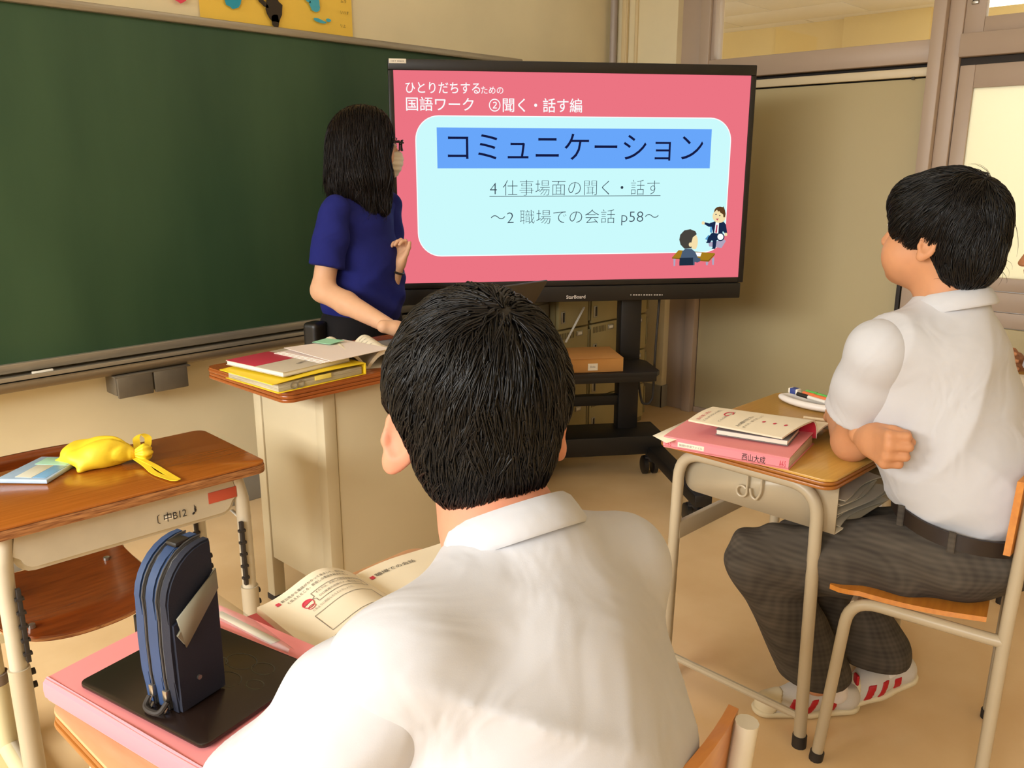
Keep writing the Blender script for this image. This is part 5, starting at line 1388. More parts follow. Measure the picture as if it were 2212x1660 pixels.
# ------------------------------------------------------------------ foreground student (seen from behind)
def student_front():
    base = np.array([.54, .47, 0.0])
    t = thing('person', 'student in a white shirt seated with his back to the camera in the foreground', 'person', tuple(base))
    hc = pix(1024, 876, .868); HR = face_frame(60, .04, -.02)
    nb = np.array([.560, .548, .950])
    RB = face_frame(92)
    shL = np.array([.392, .512, .890]); shR = np.array([.715, .512, .874])
    elL = np.array([.320, .620, .712]); elR = np.array([.800, .690, .735])
    wrL = np.array([.50, .705, .705]); wrR = np.array([.74, .735, .705])
    hp = np.array([.535, .455, .50])
    # skin
    s = Sdf(); head_prims(s, hc, HR, nb, 1.0, .80, .048, 1.12, .010); s.cone(nb, nb - np.array([0, .04, .10]), .056, .08, .03)
    parts = [s.mesh(.003, 1)]
    s = Sdf(); s.cone(nb - np.array([0, .02, .02]), nb - np.array([0, .06, .16]), .06, .09, .03).cone(nb - np.array([0, .05, .14]), hp, .10, .11, .04)
    for sh, el, wr in ((shL, elL, wrL), (shR, elR, wrR)):
        s.cone(nb - np.array([0, .03, .07]), sh, .036, .034, .03).cone(sh, el, .036, .034, .02).cone(el, wr, .036, .026, .015)
    kn = [(.44, .88, .47), (.64, .88, .47)]
    for q, k_ in zip((-.085, .085), kn):
        a = hp + np.array([q, .02, -.02]); k_ = np.array(k_); an = np.array([k_[0], .90, .09]); s.cone(a, k_, .075, .055, .03).cone(k_, an, .052, .036, .02)
    parts.append(s.mesh(.008, 1))
    s = Sdf(); hand_prims(s, wrL, (.95, .1, -.05), (-.1, .9, 0), (0, 0, -1), (.25, .35, .25)); hand_prims(s, wrR, (-.9, .2, -.05), (.1, .9, 0), (0, 0, -1), (.25, .35, .25)); parts.append(s.mesh(.004, 1))
    bd = put('body', parts, M_skinA, t, base); eyes(bd, base, hc, HR)
    # hair: scalp volume plus locks
    w = lambda *p: W_(hc, HR, p)
    hs = Sdf()
    hs.ell(w(0, -.012, .034), (.0835, .100, .088), HR, .02).ell(w(0, -.050, -.030), (.066, .050, .064), HR, .03)
    for q in (-1, 1): hs.ell(w(q * .072, -.010, .018), (.014, .045, .036), HR, .02)
    hs.box(w(0, .115, -.06), (.12, .062, .085), HR, .01, .02, 's')
    for q in (-1, 1): hs.ell(w(q * .096, -.018, -.034), (.026, .044, .044), HR, .012, 's').ell(w(q * .090, -.035, -.095), (.034, .055, .052), HR, .014, 's')
    cap = solid('hair', hs, .004, M_hair, bd, 1); 
    cap.data.transform(Matrix.Translation(Vector(-base)))
    wh = w(.012, -.058, .105); up = HR[:, 2]; fw = HR[:, 1]
    def flow(P):
        d = P - wh; d /= np.maximum(np.linalg.norm(d, axis=1, keepdims=True), 1e-6)
        return d + np.array([0, 0, -.75]) + fw * .15
    def ok(P):
        q = (P - hc) @ HR; return (q[:, 2] > -.075) & ~((q[:, 1] > .05) & (q[:, 2] < .05))
    strands('hair_locks', base, cap, M_hair, hs, ok, flow, 14000, .040, .00125, 3, lift=.005, clump=650, steps=6, offset=.001, jitter=.16, stick=.002, cdev=.28)
    # shirt
    s = Sdf()
    spine = [nb + np.array([-.004, -.018, -.030]), np.array([.550, .500, .885]), np.array([.538, .470, .775]), np.array([.532, .455, .63]), np.array([.532, .455, .47])]
    s.ell(np.array([.553, .508, .862]), (.165, .084, .080), RB @ rotm(-.55, 0, 0), .05)
    s.ell(np.array([.548, .482, .775]), (.164, .115, .135), RB @ rotm(-.25, 0, 0), .06)
    s.ell(np.array([.545, .470, .64]), (.166, .125, .20), RB, .06)
    s.cone(nb + np.array([0, -.025, -.03]), np.array([.55, .50, .86]), .068, .09, .05)
    for sh in (shL, shR): s.cone(np.array([.554, .522, .888]), sh, .052, .050, .04)
    s.cone(nb + np.array([-.03, -.03, -.035]), shL + np.array([.02, -.01, .02]), .030, .036, .04).cone(nb + np.array([.03, -.03, -.035]), shR + np.array([-.02, -.01, .02]), .030, .036, .04)
    def folds(P):
        x = P[..., 0] - .54; z = P[..., 2] - .85; y = P[..., 1]
        rid = lambda ph: 1.0 - np.abs(np.sin(ph)) ** .7
        f = -.016 * rid((x * .50 + z * .95) * 30 + 1.2 + 1.5 * x) * np.exp(-((x + .10) / .09) ** 2 - ((z - .01) / .07) ** 2)
        f -= .014 * rid((x * .75 - z * .65) * 24 + 6 * z) * np.exp(-((x - .07) / .10) ** 2 - ((z + .08) / .11) ** 2)
        f -= .012 * rid((x * 1.1 + z * .45) * 27 + .6) * np.exp(-((z + .20) / .10) ** 2)
        f -= .011 * rid((x * .8 + z * 1.0) * 21 + 2.0) * np.exp(-((x + .06) / .16) ** 2 - ((z + .13) / .07) ** 2)
        f += .003 * np.sin(x * 23 + 17 * z + 15 * y)
        return f
    s.warp(folds)
    s.plane((.53, .45, .44), (0, 0, -1), .01)
    shirt = solid('shirt', s, .0055, M_shirt, t, 1); shirt.data.transform(Matrix.Translation(Vector(-base)))
    for nm, sh, el, ln in (('L', shL, elL, 1.0), ('R', shR, elR, .9)):
        d = (el - sh); cut = sh + d * ln
        s = Sdf(); inn = np.array([.552, sh[1], sh[2]]); s.cone(sh + (inn - sh) * .10, sh + d * .30, .0545, .0620, .02).cone(sh + d * .30, sh + d * 1.25, .0620, .078, .02)
        s.warp(lambda P, sh=sh, d=d: -.007 * (1 - np.abs(np.sin(((P - sh) @ (d / np.linalg.norm(d))) * 26 + P[..., 0] * 34)) ** .7) * np.clip(((P - sh) @ d) / (d @ d) + .25, 0, 1) + .002 * np.sin(P[..., 0] * 50 + P[..., 2] * 35))
        s.plane(cut, d, .004)
        o = solid('sleeve', s, .005, M_shirt, shirt, 2); o.data.transform(Matrix.Translation(Vector(-base)))
    CR = face_frame(80, -.55, .0)
    collar(shirt, base, nb + np.array([.004, -.010, -.004]), CR, .056, .076, .022, M_shirt)
    # trousers and shoes (hidden by the desk)
    s = Sdf(); s.ell(hp, (.165, .13, .10), RB, .04)
    for q, k_ in zip((-.085, .085), kn):
        a = hp + np.array([q, .02, -.02]); k_ = np.array(k_); an = np.array([k_[0], .90, .10]); s.cone(a, k_, .088, .070, .04).cone(k_, an, .068, .072, .03)
    s.plane((0, 0, .09), (0, 0, -1), .005)
    o = solid('trousers', s, .009, M_plaid, t, 2); o.data.transform(Matrix.Translation(Vector(-base)))
    for q in (.44, .64):
        s = Sdf(); s.cone((q, .89, .04), (q, 1.02, .03), .042, .036, .02).cone((q, .90, .075), (q, .90, .05), .045, .045, .02).plane((0, 0, 0), (0, 0, -1), .003); o = solid('shoe', s, .006, mat('grey_shoe_fabric', rgb(196, 188, 176), .7), t); o.data.transform(Matrix.Translation(Vector(-base)))
    return t
student_front()

# ------------------------------------------------------------------ right-hand student (arms crossed on the desk)
def shift(o, base): o.data.transform(Matrix.Translation(Vector(-base))); return o
def shoe(parent, base, heel, toe, R_up, m_up, m_sole, m_red, side=1):
    """indoor shoe from heel to toe (points on the sole), with sole, upper, toe cap, strap and red stripes"""
    heel = np.array(heel); toe = np.array(toe); Y = toe - heel; L = np.linalg.norm(Y); Y /= L
    X = np.cross(Y, R_up); X /= np.linalg.norm(X); Z = np.cross(X, Y); R = np.stack([X, Y, Z], 1)
    w = lambda x, y, z: heel + R @ np.array((x, y * L, z))
    def upper(off=0.0):
        s = Sdf(); s.cone(w(0, .14, .036), w(0, .55, .034), .033 + off, .036 + off, .02).cone(w(0, .55, .034), w(0, .84, .022), .036 + off, .030 + off, .02)
        s.cone(w(0, .14, .036), w(0, .18, .066), .033 + off, .029 + off, .02).cone(w(0, .2, .06), w(0, .5, .045), .026 + off, .03 + off, .02)
        return s.plane(w(0, 0, .006), -Z, .003)
    sh = bpy.data.objects.new('shoe', None); COL.objects.link(sh); sh.parent = parent
    s = upper().plane(w(0, .15, .072), Z * .9 - Y * .25, .004); shift(solid('upper', s, .004, m_up, sh), base)
    s = Sdf(); s.cone(w(0, .13, .018), w(0, .5, .016), .038, .039, .02).cone(w(0, .5, .016), w(0, .86, .016), .039, .034, .02).plane(w(0, 0, .016), Z, .004).plane(w(0, 0, 0), -Z, .003); shift(solid('sole', s, .004, m_sole, sh), base)
    s = upper(.0025).plane(w(0, .80, .02), -Y * .8 - Z * .45, .003); shift(solid('toe_cap', s, .004, m_sole, sh), base)
    for (c, hw, tl) in ((.66, .0085, .5), (.50, .0085, .5), (.30, .010, .15)):
        s = upper(.0022); n = Y * math.cos(tl) + Z * math.sin(tl); s.plane(w(0, c, .03) + n * hw, n, .001).plane(w(0, c, .03) - n * hw, -n, .001).plane(w(0, 0, .012), -Z, .001).plane(w(0, 0, .052 if c > .4 else .045), Z, .001)
        shift(solid('red_stripe', s, .003, m_red, sh), base)
    s = Sdf(); s.box(w(0, .04, .078), (.011, .004, .014), R, .002, .002); shift(solid('heel_tab', s, .003, m_red, sh), base)
    s = upper(.0015).plane(w(0, .40, .03), Y, .002).plane(w(0, .30, .03), -Y, .002).plane(w(0, 0, .050), -Z, .002); shift(solid('strap', s, .003, mat('white_strap', rgb(228, 222, 216), .6), sh), base)
    return sh
M_upper = mat('grey_white_mesh', rgb(206, 200, 192), .8, bump=.2, bscale=600); M_sole = mat('cream_rubber_sole', rgb(226, 212, 178), .6); M_red = mat('red_stripe_vinyl', rgb(186, 20, 34), .5); M_sock = cloth('white_sock', (234, 226, 222))

def student_right():
    base = np.array([1.88, .50, 0.0])
    t = thing('person', 'student in white shirt and grey checked trousers seated at the right with crossed arms', 'person', tuple(base))
    hc = pix(2030, 500, 1.72); HR = face_frame(80, .10, -.03)
    nb = pix(2052, 655, 1.735)
    RB = face_frame(70)
    up = np.array([0, 0, 1.])
    shL = nb + RB @ np.array((-.170, .015, -.085)); shR = nb + RB @ np.array((.128, .050, -.085))
    elL = np.array([1.815, .690, .712]); elR = np.array([2.10, .72, .712])
    wrL = np.array([2.00, .80, .715]); 
    fist = pix(1898, 962, 1.70)
    hp = np.array([1.905, .445, .515])
    kL = pix(1645, 1212, 2.0); kR = pix(1748, 1180, 2.12)
    aL = np.array([1.815, .715, .10]); aR = np.array([1.985, .640, .135])
    s = Sdf(); head_prims(s, hc, HR, nb, 1.02, .30, .055, .95, .002)
    w = lambda *p: W_(hc, HR, p, 1.02)
    for q in (-1, 1): s.ell(w(q * .040, .042, -.060), (.030, .034, .034), HR, .03)
    s.cone(nb, nb - np.array([0, .0, .10]), .058, .06, .03)
    parts = [s.mesh(.003, 1)]
    s = Sdf(); s.cone(nb - up * .08, hp + np.array([0, 0, .12]), .06, .10, .04).cone(hp + np.array([0, 0, .12]), hp, .10, .10, .04)
    s.cone(nb - up * .09, shL, .036, .034, .03).cone(nb - up * .09, shR, .036, .034, .03)
    s.cone(shL, elL, .036, .041, .02).cone(elL, wrL, .043, .03, .015).cone(shR, elR, .045, .040, .02)
    wrR = fist + np.array([.055, .055, .0]); s.cone(elR, wrR, .040, .028, .015)
    s.cone(hp + RB @ np.array((-.08, 0, 0)), kL, .08, .06, .03).cone(kL, aL, .055, .036, .02).cone(hp + RB @ np.array((.08, 0, 0)), kR, .08, .06, .03).cone(kR, aR, .055, .036, .02)
    parts.append(s.mesh(.007, 1))
    s = Sdf(); hy = np.array([-.62, -.60, .05]); hx = np.array([0, 0, 1.0]); hz = np.cross(hy, hx); hz = hz / np.linalg.norm(hz)
    if hz @ _r < 0: hz = -hz
    hand_prims(s, fist - hy / np.linalg.norm(hy) * .050, hy, hx, hz, (1.30, 1.45, .8), 1.06, thumb=(.25, .95, .35), tcurl=.75, tl=.85)
    hand_prims(s, wrL, (.8, .5, -.1), (.2, -.3, .9), (.4, -.8, 0), (.5, .6, .4))
    parts.append(s.mesh(.0032, 1))
    bd = put('body', parts, M_skinB, t, base); eyes(bd, base, hc, HR, 1.02)
    # hair
    hs = Sdf()
    hs.ell(w(0, -.016, .034), (.088, .106, .090), HR, .02).ell(w(0, -.068, -.026), (.072, .054, .066), HR, .03).ell(w(0, -.074, -.060), (.056, .036, .034), HR, .03)
    hs.ell(w(0, .064, .050), (.064, .032, .044), HR, .03)
    for q in (-1, 1): hs.ell(w(q * .070, .024, .008), (.016, .036, .040), HR, .02)
    hs.box(w(0, .125, -.075), (.12, .060, .088), HR, .01, .012, 's')
    for q in (-1, 1): hs.ell(w(q * .094, -.006, -.040), (.028, .030, .040), HR, .010, 's').ell(w(q * .085, -.005, -.095), (.036, .052, .055), HR, .012, 's').ell(w(q * .085, .050, -.062), (.030, .050, .055), HR, .012, 's')
    cap = shift(solid('hair', hs, .004, M_hair, bd, 1), base)
    wh = w(-.012, -.070, .105); fw = HR[:, 1]
    def flow(P):
        q = (P - hc) @ HR
        d = P - wh; d /= np.maximum(np.linalg.norm(d, axis=1, keepdims=True), 1e-6)
        return d + np.array([0, 0, -.7]) + fw[None] * np.where(q[:, 1] > -.02, .35, .0)[:, None]
    def ok(P):
        q = (P - hc) @ HR; return (q[:, 2] > -.07)
    strands('hair_locks', base, cap, M_hair, hs, ok, flow, 8500, .058, .0014, 5, lift=.007, clump=300, steps=6, offset=.001, jitter=.14, stick=.003, cdev=.22)
    strands('stray_hairs', base, cap, M_hair, hs, lambda P: ((P - hc) @ HR)[:, 1] < -.04, flow, 40, .075, .0006, 9, lift=.012, clump=30, steps=6, offset=.004, jitter=.6, stick=.022, cdev=.5)
    # shirt
    s = Sdf(); ch = nb + RB @ np.array((0, .01, -.16)); be = hp + np.array([-.005, .005, .15])
    s.ell(nb + RB @ np.array((-.014, .005, -.105)), (.158, .104, .092), RB, .05)
    s.ell(ch + RB @ np.array((-.012, 0, -.03)), (.164, .118, .15), RB, .06).ell((ch + be) / 2 - up * .02, (.165, .130, .17), RB, .06).ell(be - up * .02, (.170, .138, .13), RB, .06)
    s.cone(nb + up * -.012, nb - up * .09, .072, .105, .05)
    for sh in (shL, shR): s.cone(nb - up * .058, sh + up * .0, .050, .050, .05)
    rr_ = RB[:, 0]; ff = RB[:, 1]
    def folds(P):
        q = P - ch; x = q @ rr_; y = q @ ff; z = q[..., 2]
        low = np.clip((-z - .05) / .25, 0, 1)
        rid = lambda ph: 1.0 - np.abs(np.sin(ph)) ** .7
        f = -.015 * rid((x * .8 + z * .8 + y * .3) * 26 + 1.2 * np.sin(z * 14)) * low
        f -= .012 * rid((x * .9 - z * .4) * 22 + 1) * np.exp(-((x + .10) / .09) ** 2)
        f -= .013 * rid((z * 1.0 + y * .6 - x * .5) * 34) * np.clip((-z - .22) / .1, 0, 1)
        f += .003 * np.sin(x * 22 + z * 13)
        return f
    s.warp(folds)
    bc = hp + np.array([0, 0, .085]); bn = np.array([.10, .12, -1.0]); s.plane(bc - up * .005, bn, .01)
    shirt = shift(solid('shirt', s, .0055, M_shirt, t, 1), base)
    for sh, el, ln in ((shL, elL, .66), (shR, elR, .62)):
        d = el - sh; inn = nb - up * .08
        s = Sdf(); s.cone(sh + (inn - sh) * .42, sh + d * .02, .046, .060, .03).cone(sh + d * .02, sh + d * .35, .060, .068, .03).cone(sh + d * .35, sh + d * 1.0, .068, .077, .02)
        s.warp(lambda P, sh=sh, d=d: -.006 * (1 - np.abs(np.sin(P[..., 0] * 32 + P[..., 2] * 24)) ** .7) * np.clip(((P - sh) @ d) / (d @ d) + .2, 0, 1))
        s.plane(sh + d * ln, d + np.array([0, 0, -.05]), .004)
        shift(solid('sleeve', s, .005, M_shirt, shirt, 2), base)
    collar(shirt, base, nb + np.array([0, 0, -.006]), face_frame(78, -.28, .0), .064, .086, .026, M_shirt, hf=-.02)
    # trousers
    s = Sdf(); s.ell(hp + up * .01, (.172, .150, .105), RB, .04)
    hL = hp + RB @ np.array((-.085, .0, -.01)); hR = hp + RB @ np.array((.085, .0, -.01))
    s.cone(hL, kL, .094, .078, .04).cone(kL, aL + up * .02, .076, .080, .03).cone(hR, kR, .094, .078, .04).cone(kR, aR + up * .0, .076, .078, .03)
    s.warp(lambda P: .004 * np.sin(P[..., 0] * 42 + P[..., 2] * 60 + 3 * np.sin(P[..., 1] * 18)) * np.exp(-((P[..., 2] - .5) / .22) ** 2) + .0025 * np.sin(P[..., 1] * 50 - P[..., 2] * 35))
    s.plane(bc + up * .012, -bn, .006)
    s.p.append((lambda P: np.minimum(.115 - P[..., 2] + 0 * P[..., 0], 1.0), None, None, .004, 'i'))
    tr = shift(solid('trousers', s, .0065, M_plaid, t, 2), base)
    # belt and loops
    bm = B(); n = 44; R0 = face_frame(70); zb = bn / np.linalg.norm(bn)
    ring = []
    for i in range(n):
        a = 2 * math.pi * i / n; p0 = R0 @ np.array((.178 * math.cos(a), .155 * math.sin(a), 0)); p0 = p0 - up * ((p0 @ zb) / zb[2]); ring.append(bc + up * .0 + p0)
    rows = [[bm.verts.new(p + np.array([0, 0, dz]) + (p - bc) * sc_ - base) for p in ring] for dz, sc_ in ((-.016, .0), (-.016, .03), (.016, .03), (.016, 0))]
    for r in range(4):
        for i in range(n): bm.faces.new((rows[r][i], rows[r][(i + 1) % n], rows[(r + 1) % 4][(i + 1) % n], rows[(r + 1) % 4][i]))
    obj('belt', bm, mat('dark_brown_belt', rgb(34, 24, 20), .45), tr)
    for i in (20, 25, 31, 37):
        p = ring[i]; bm = B(); o_ = (p - bc) * .055; tube(bm, [p + o_ - base + up * -.022, p + o_ - base + up * .022], .007, 8, rb=.003); obj('belt_loop', bm, M_plaid, tr)
    # shoes
    uz = np.array([0, 0, 1.])
    shoe(t, base, (1.925, .650, .004), (1.725, .835, .002), uz, M_upper, M_sole, M_red)
    hR_ = np.array([2.07, .575, .055]); tR_ = np.array([1.890, .690, .004]); shoe(t, base, hR_, tR_, np.array([-.25, .16, 1.0]), M_upper, M_sole, M_red)
    for a_, b_ in ((aL, (1.868, .690, .06)), (aR, (2.015, .615, .10))):
        s = Sdf(); s.cone(a_ + up * .04, b_, .036, .034, .02); shift(solid('sock', s, .004, M_sock, t), base)
    return t
student_right()

# ------------------------------------------------------------------ teacher behind the desk
def teacher():
    base = np.append(pix(775, 430, 2.93)[:2], 0.0)
    t = thing('person', 'woman in a navy T-shirt and white mask standing behind the desk looking at the display', 'person', tuple(base))
    hc = pix(797, 312, 2.93); HR = face_frame(-24, -.05, .0)
    nb = pix(777, 420, 2.945); RB = face_frame(-72); up = np.array([0, 0, 1.])
    shR = nb + RB @ np.array((.158, .01, -.055)); shL = nb + RB @ np.array((-.158, .01, -.055))
    elR = pix(697, 628, 2.83); wrR = np.array(onz(846, 708, TZ + .048)); elL = pix(830, 650, 3.02); wrL = pix(858, 578, 2.98)
    hp = np.array([nb[0] - .01, nb[1] + .005, .80])
    s = Sdf(); head_prims(s, hc, HR, nb, .98, .25, .048, .9); s.cone(nb, nb - up * .1, .05, .08, .03); parts = [s.mesh(.0035, 1)]
    s = Sdf(); s.cone(nb, nb - up * .2, .06, .09, .04).cone(nb - up * .2, hp, .10, .10, .04).cone(nb - up * .05, shR, .04, .042, .03).cone(nb - up * .05, shL, .04, .042, .03)
    s.cone(shR, elR, .040, .037, .02).cone(elR, elR + (wrR - elR) * .35, .038, .038, .02).cone(elR + (wrR - elR) * .35, wrR, .038, .024, .015).cone(shL, elL, .040, .036, .02).cone(elL, wrL, .036, .024, .015)
    for q in (-.075, .075):
        h0 = hp + RB @ np.array((q, 0, -.03)); a0 = np.array([h0[0], h0[1], .08]); s.cone(h0, (h0 + a0) / 2, .08, .055, .03).cone((h0 + a0) / 2, a0, .055, .038, .02)
    parts.append(s.mesh(.007, 1))
    s = Sdf(); hand_prims(s, wrR, (.75, -.25, -.18), (.3, .8, .0), (0, 0, -1), (.25, .3, .2), .92)
    hand_prims(s, wrL, (.30, -.05, .9), (.2, -.9, .1), (-.9, -.1, .3), ((.9, 1.1, .6), (1.0, 1.1, .6), (1.0, 1.1, .6), (1.1, 1.1, .6)), .85, thumb=(.5, .8, .1), tcurl=.2)
    parts.append(s.mesh(.0035, 1))
    bd = put('body', parts, M_skinC, t, base); eyes(bd, base, hc, HR, .98)
    bm = B(); d = (wrL - elL); d /= np.linalg.norm(d); u_ = np.cross(d, up); u_ /= np.linalg.norm(u_); v_ = np.cross(d, u_)
    tube(bm, [wrL - d * .012 - base + (u_ * math.cos(a) + v_ * math.sin(a)) * .029 for a in np.linspace(0, 2 * math.pi, 25)], .004, 8); obj('bracelet', bm, M_black, bd)
    # T-shirt
    s = Sdf(); ch = nb - up * .20
    s.ell(nb + RB @ np.array((0, .0, -.08)), (.150, .085, .060), RB, .04).ell(ch, (.155, .108, .16), RB, .05).ell(ch - up * .14 + RB @ np.array((0, .01, 0)), (.150, .115, .17), RB, .05).ell(hp + up * .06, (.165, .122, .16), RB, .05)
    s.ell(ch + RB @ np.array((0, .055, -.03)), (.12, .065, .07), RB, .05)
    s.cone(nb - up * .03, nb - up * .09, .062, .09, .04)
    for sh in (shL, shR): s.cone(nb - up * .055, sh, .046, .046, .03)
    rr_ = RB[:, 0]
    s.warp(lambda P: -.014 * (1 - np.abs(np.sin(((P - ch) @ rr_) * 13 + (P[..., 2] - ch[2]) * 17)) ** .7) * np.clip((ch[2] + .06 - P[..., 2]) / .25, 0, 1) + .005 * np.sin(P[..., 2] * 70 + P[..., 0] * 40) * np.exp(-((P[..., 2] - .86) / .07) ** 2))
    s.plane(hp - up * .045, -up, .006)
    sh_ = shift(solid('tshirt', s, .007, M_navy, t, 2), base)
    for sh, el in ((shR, elR), (shL, elL)):
        d = el - sh; s = Sdf(); s.cone(sh - d * .03, sh + d * .3, .050, .056, .02).cone(sh + d * .3, sh + d, .056, .066, .02)
        s.warp(lambda P: .0025 * np.sin(P[..., 0] * 60 + P[..., 2] * 45)); s.plane(sh + d * .70, d, .004); shift(solid('sleeve', s, .006, M_navy, sh_, 2), base)
    # trousers, shoes
    s = Sdf(); s.ell(hp - up * .03, (.165, .12, .11), RB, .04)
    for q in (-.08, .08):
        h0 = hp + RB @ np.array((q, 0, -.06)); a0 = np.array([h0[0], h0[1], .06]); s.cone(h0, a0, .095, .07, .04)
    s.plane((0, 0, .05), -up, .004); tr = shift(solid('trousers', s, .009, M_blackp, t, 2), base)
    for q in (-.08, .08):
        h0 = hp + RB @ np.array((q, 0, 0)); f = RB[:, 1]; a = np.array([h0[0], h0[1], .04]); s = Sdf(); s.cone(a - f * .05, a + f * .13, .04, .034, .02).plane((0, 0, 0), -up, .003); shift(solid('shoe', s, .007, M_black, t), base)
    # pouch at the hip
    s = Sdf(); pp_ = pix(682, 726, 2.90); s.box(pp_, (.035, .03, .05), RB, .015, .01); shift(solid('hip_pouch', s, .005, M_black, t), base)
    # long hair
    w = lambda *p: W_(hc, HR, p, .98)
    hs = Sdf(); hs.ell(w(0, -.018, .030), (.092, .112, .100), HR, .03).ell(w(0, -.060, -.050), (.098, .080, .120), HR, .05).ell(w(0, -.070, -.150), (.094, .068, .10), HR, .06)
    for q in (-1, 1):
        hs.cone(w(q * .074, .020, .03), w(q * .082, .030, -.10), .022, .026, .03).cone(w(q * .082, .030, -.10), w(q * .084, .040, -.215), .026, .016, .03)
        hs.cone(w(q * .06, -.05, -.12), w(q * .08, -.02, -.225), .05, .028, .04)
    hs.box(w(0, .135, -.07), (.055, .072, .20), HR, .02, .02, 's').box(w(0, .150, -.10), (.12, .070, .25), HR, .02, .02, 's')
    cap = shift(solid('hair', hs, .005, M_hairT, bd, 1), base)
    def flow(P):
        q = (P - hc) @ HR; part = np.sign(q[:, 0:1]) * HR[:, 0][None] * np.clip(q[:, 2:3] / .10, 0, 1) * 1.2
        return part + np.array([0, 0, -1.0]) - HR[:, 1][None] * np.clip(q[:, 2:3] / .1, 0, 1) * .3
    strands('hair_locks', base, cap, M_hairT, hs, lambda P: np.ones(len(P), bool), flow, 5500, .11, .0017, 7, lift=.008, clump=200, steps=8, offset=.001, jitter=.10, stick=.006, cdev=.14)
    strands('stray_hairs', base, cap, M_hairT, hs, lambda P: ((P - hc) @ HR)[:, 2] < -.10, flow, 160, .12, .0011, 12, lift=.016, clump=40, steps=8, offset=.003, jitter=.5, stick=.03, cdev=.35)
    # mask
    s = Sdf(); m_ = lambda o: (s.ell(w(0, .066, -.062), (.054 + o, .052 + o, .056 + o), HR, .02).ell(w(0, .100, -.040), (.018 + o, .018 + o, .020 + o), HR, .03))
    m_(0.0); s.box(w(0, .02, -.06), (.1, .032, .1), HR, .004, .006, 's').plane(w(0, .1, -.018), HR[:, 2] + HR[:, 1] * -.2, .004)
    s.warp(lambda P: .0012 * np.sin(((P - hc) @ HR[:, 2]) * 330))
    mk = shift(solid('face_mask', s, .003, mat('white_mask_fabric', rgb(226, 214, 196), .85), bd, 1), base)
    for q in (-1, 1):
        bm = B(); tube(bm, [w(q * .052, .066, -.035) - base, w(q * .068, .03, -.022) - base, w(q * .082, -.004, -.005) - base], .0016, 6); obj('ear_loop', bm, M_white, mk)
    # glasses
    gl = bpy.data.objects.new('glasses', None); COL.objects.link(gl); gl.parent = bd
    for q in (-1, 1):
        bm = B(); tube(bm, [w(q * .034 + .026 * max(-.9, min(.9, 1.25 * math.cos(a))), .113 - .01 * abs(math.cos(a)) * (q * math.cos(a) > 0), .002 + .019 * max(-.9, min(.9, 1.25 * math.sin(a)))) - base for a in np.linspace(0, 2 * math.pi, 29)], .0024, 6); obj('rim', bm, M_black, gl)
        bm = B(); tube(bm, [w(q * .060, .108, .010) - base, w(q * .072, .09, .011) - base, w(q * .079, .0, .006) - base], .0028, 6); obj('temple_arm', bm, M_black, gl)
        bm = B(); bm.faces.new([bm.verts.new(w(q * .034 + .0245 * max(-.9, min(.9, 1.25 * math.cos(a))), .112 - .008 * abs(math.cos(a)) * (q * math.cos(a) > 0), .002 + .0175 * max(-.9, min(.9, 1.25 * math.sin(a)))) - base) for a in np.linspace(0, 2 * math.pi, 28, endpoint=False)]); obj('lens', bm, MATS['clear_glass'], gl)
    bm = B(); tube(bm, [w(-.010, .113, .006) - base, w(0, .1155, .008) - base, w(.010, .113, .006) - base], .002, 6); obj('bridge', bm, M_black, gl)
    return t
teacher()

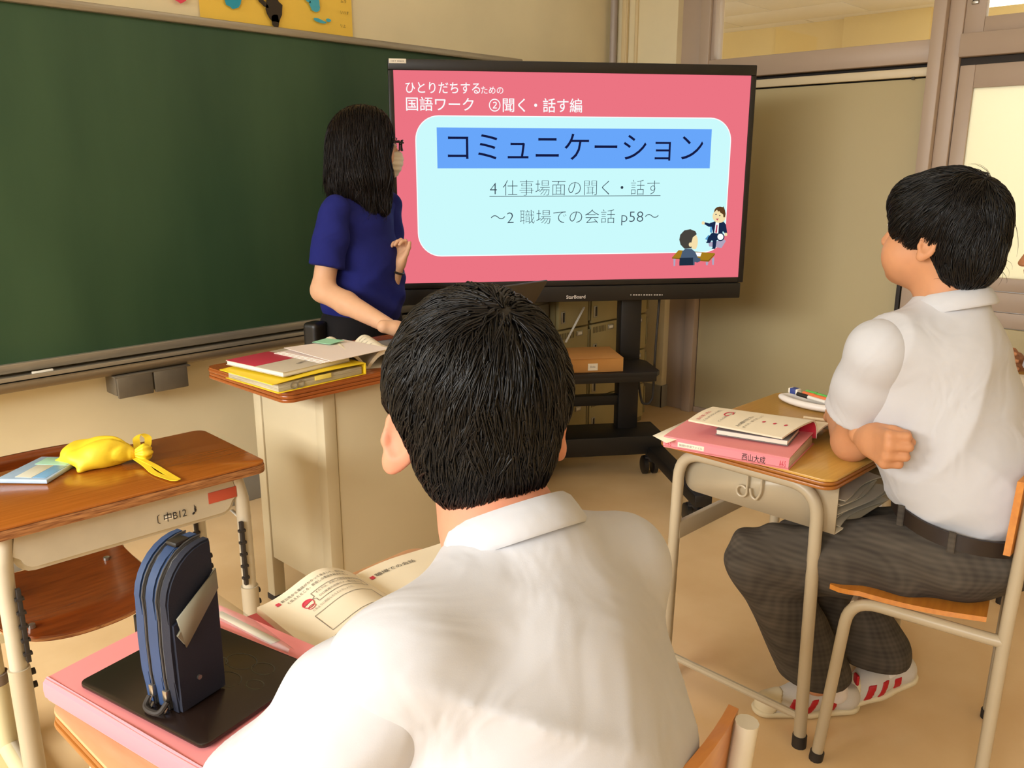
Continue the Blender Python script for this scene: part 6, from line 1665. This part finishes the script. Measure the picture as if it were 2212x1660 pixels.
# ------------------------------------------------------------------ neighbour at the right edge of the picture
desk4 = student_desk('student_desk', 'school desk at the far right edge behind the student with crossed arms', (3.02, .72, 0), math.radians(-2.0), DH, .60, .445, M_woodR, M_edge, M_paint)
chair4 = student_chair('student_chair', 'school chair at the far right edge of the picture', (3.06, .36, 0), 0, .42, M_orangew, M_paint)
def neighbour():
    base = np.array([3.05, .40, 0.0]); up = np.array([0, 0, 1.])
    t = thing('person', 'partly visible person in a white shirt at the far right edge with hands together', 'person', tuple(base))
    fp = pix(2213, 560, 2.75)
    hc = fp + np.array([.006, -.098, .03]); HR = face_frame(100, -.05); nb = hc + np.array([.01, -.05, -.16]); RB = face_frame(95)
    shL = nb + RB @ np.array((-.165, .01, -.07)); shR = nb + RB @ np.array((.165, .01, -.07))
    elL = pix(2236, 862, 2.66); hd = pix(2200, 826, 2.74)
    elR = elL + np.array([.42, .0, .0]); hp = np.array([nb[0], nb[1] - .06, .50])
    s = Sdf(); head_prims(s, hc, HR, nb, 1.0, .3); s.cone(nb, nb - up * .1, .055, .08, .03); parts = [s.mesh(.0035, 1)]
    s = Sdf(); s.cone(nb, hp, .09, .12, .04).cone(nb - up * .05, shL, .05, .045, .03).cone(nb - up * .05, shR, .05, .045, .03).cone(shL, elL, .044, .040, .02).cone(elL, hd, .040, .03, .02).cone(shR, elR, .044, .04, .02).cone(elR, hd + np.array([.05, .03, 0]), .04, .028, .02)
    for q in (-.09, .09):
        h0 = hp + np.array([q, .03, -.02]); k_ = h0 + np.array([0, .40, -.02]); s.cone(h0, k_, .08, .06, .03).cone(k_, np.array([k_[0], k_[1] + .03, .08]), .055, .04, .02)
    parts.append(s.mesh(.008, 1))
    s = Sdf(); hand_prims(s, hd, (-.25, .1, .9), (-.8, .5, .2), (.4, .8, .0), (.7, .9, .5)); hand_prims(s, hd + np.array([.03, .02, -.01]), (-.5, .3, .75), (.2, .5, .8), (-.3, -.8, .1), (.6, .7, .5)); parts.append(s.mesh(.0035, 1))
    bd = put('body', parts, M_skinD, t, base); eyes(bd, base, hc, HR)
    w = lambda *p: W_(hc, HR, p)
    hs = Sdf(); hs.ell(w(0, -.014, .034), (.086, .102, .090), HR, .02).ell(w(0, -.06, -.04), (.066, .05, .066), HR, .03); hs.box(w(0, .115, -.06), (.12, .062, .085), HR, .01, .02, 's')
    cap = shift(solid('hair', hs, .005, M_hair, bd, 1), base)
    s = Sdf(); s.ell(nb - up * .10, (.175, .10, .08), RB, .05).ell((nb + hp) / 2, (.165, .125, .24), RB, .06); s.plane(hp + up * .04, -up, .006)
    sh_ = shift(solid('shirt', s, .008, M_shirt, t, 2), base)
    for sh, el in ((shL, elL), (shR, elR)):
        d = el - sh; s = Sdf(); s.cone(sh, sh + d, .058, .068, .02).plane(sh + d * .6, d, .004); shift(solid('sleeve', s, .007, M_shirt, sh_, 2), base)
    s = Sdf(); s.ell(hp, (.165, .13, .10), RB, .04)
    for q in (-.09, .09):
        h0 = hp + np.array([q, .03, -.02]); k_ = h0 + np.array([0, .40, -.02]); s.cone(h0, k_, .09, .07, .03).cone(k_, np.array([k_[0], k_[1] + .03, .10]), .07, .065, .03)
    s.plane((0, 0, .09), -up, .004); shift(solid('trousers', s, .01, M_plaid, t, 2), base)
    for q in (-.09, .09):
        a = hp + np.array([q, .45, 0]); a[2] = .04; s = Sdf(); s.cone(a, a + np.array([0, .13, -.005]), .042, .036, .02).plane((0, 0, 0), -up, .003); shift(solid('shoe', s, .007, M_upper, t), base)
neighbour()
pp4 = thing('worksheet_stack', 'white worksheets on the desk at the far right edge', 'papers'); setM(pp4, frame2((2.82, .60, DH + .0005), (1, 0, 0)))
for k in range(3):
    bm = B(); box(bm, (-.10 + .01 * k, -.13 - .006 * k, .002 * k), (.11 + .01 * k, .16, .002 * k + .0018), .0003); obj('sheet', bm, M_white, pp4)
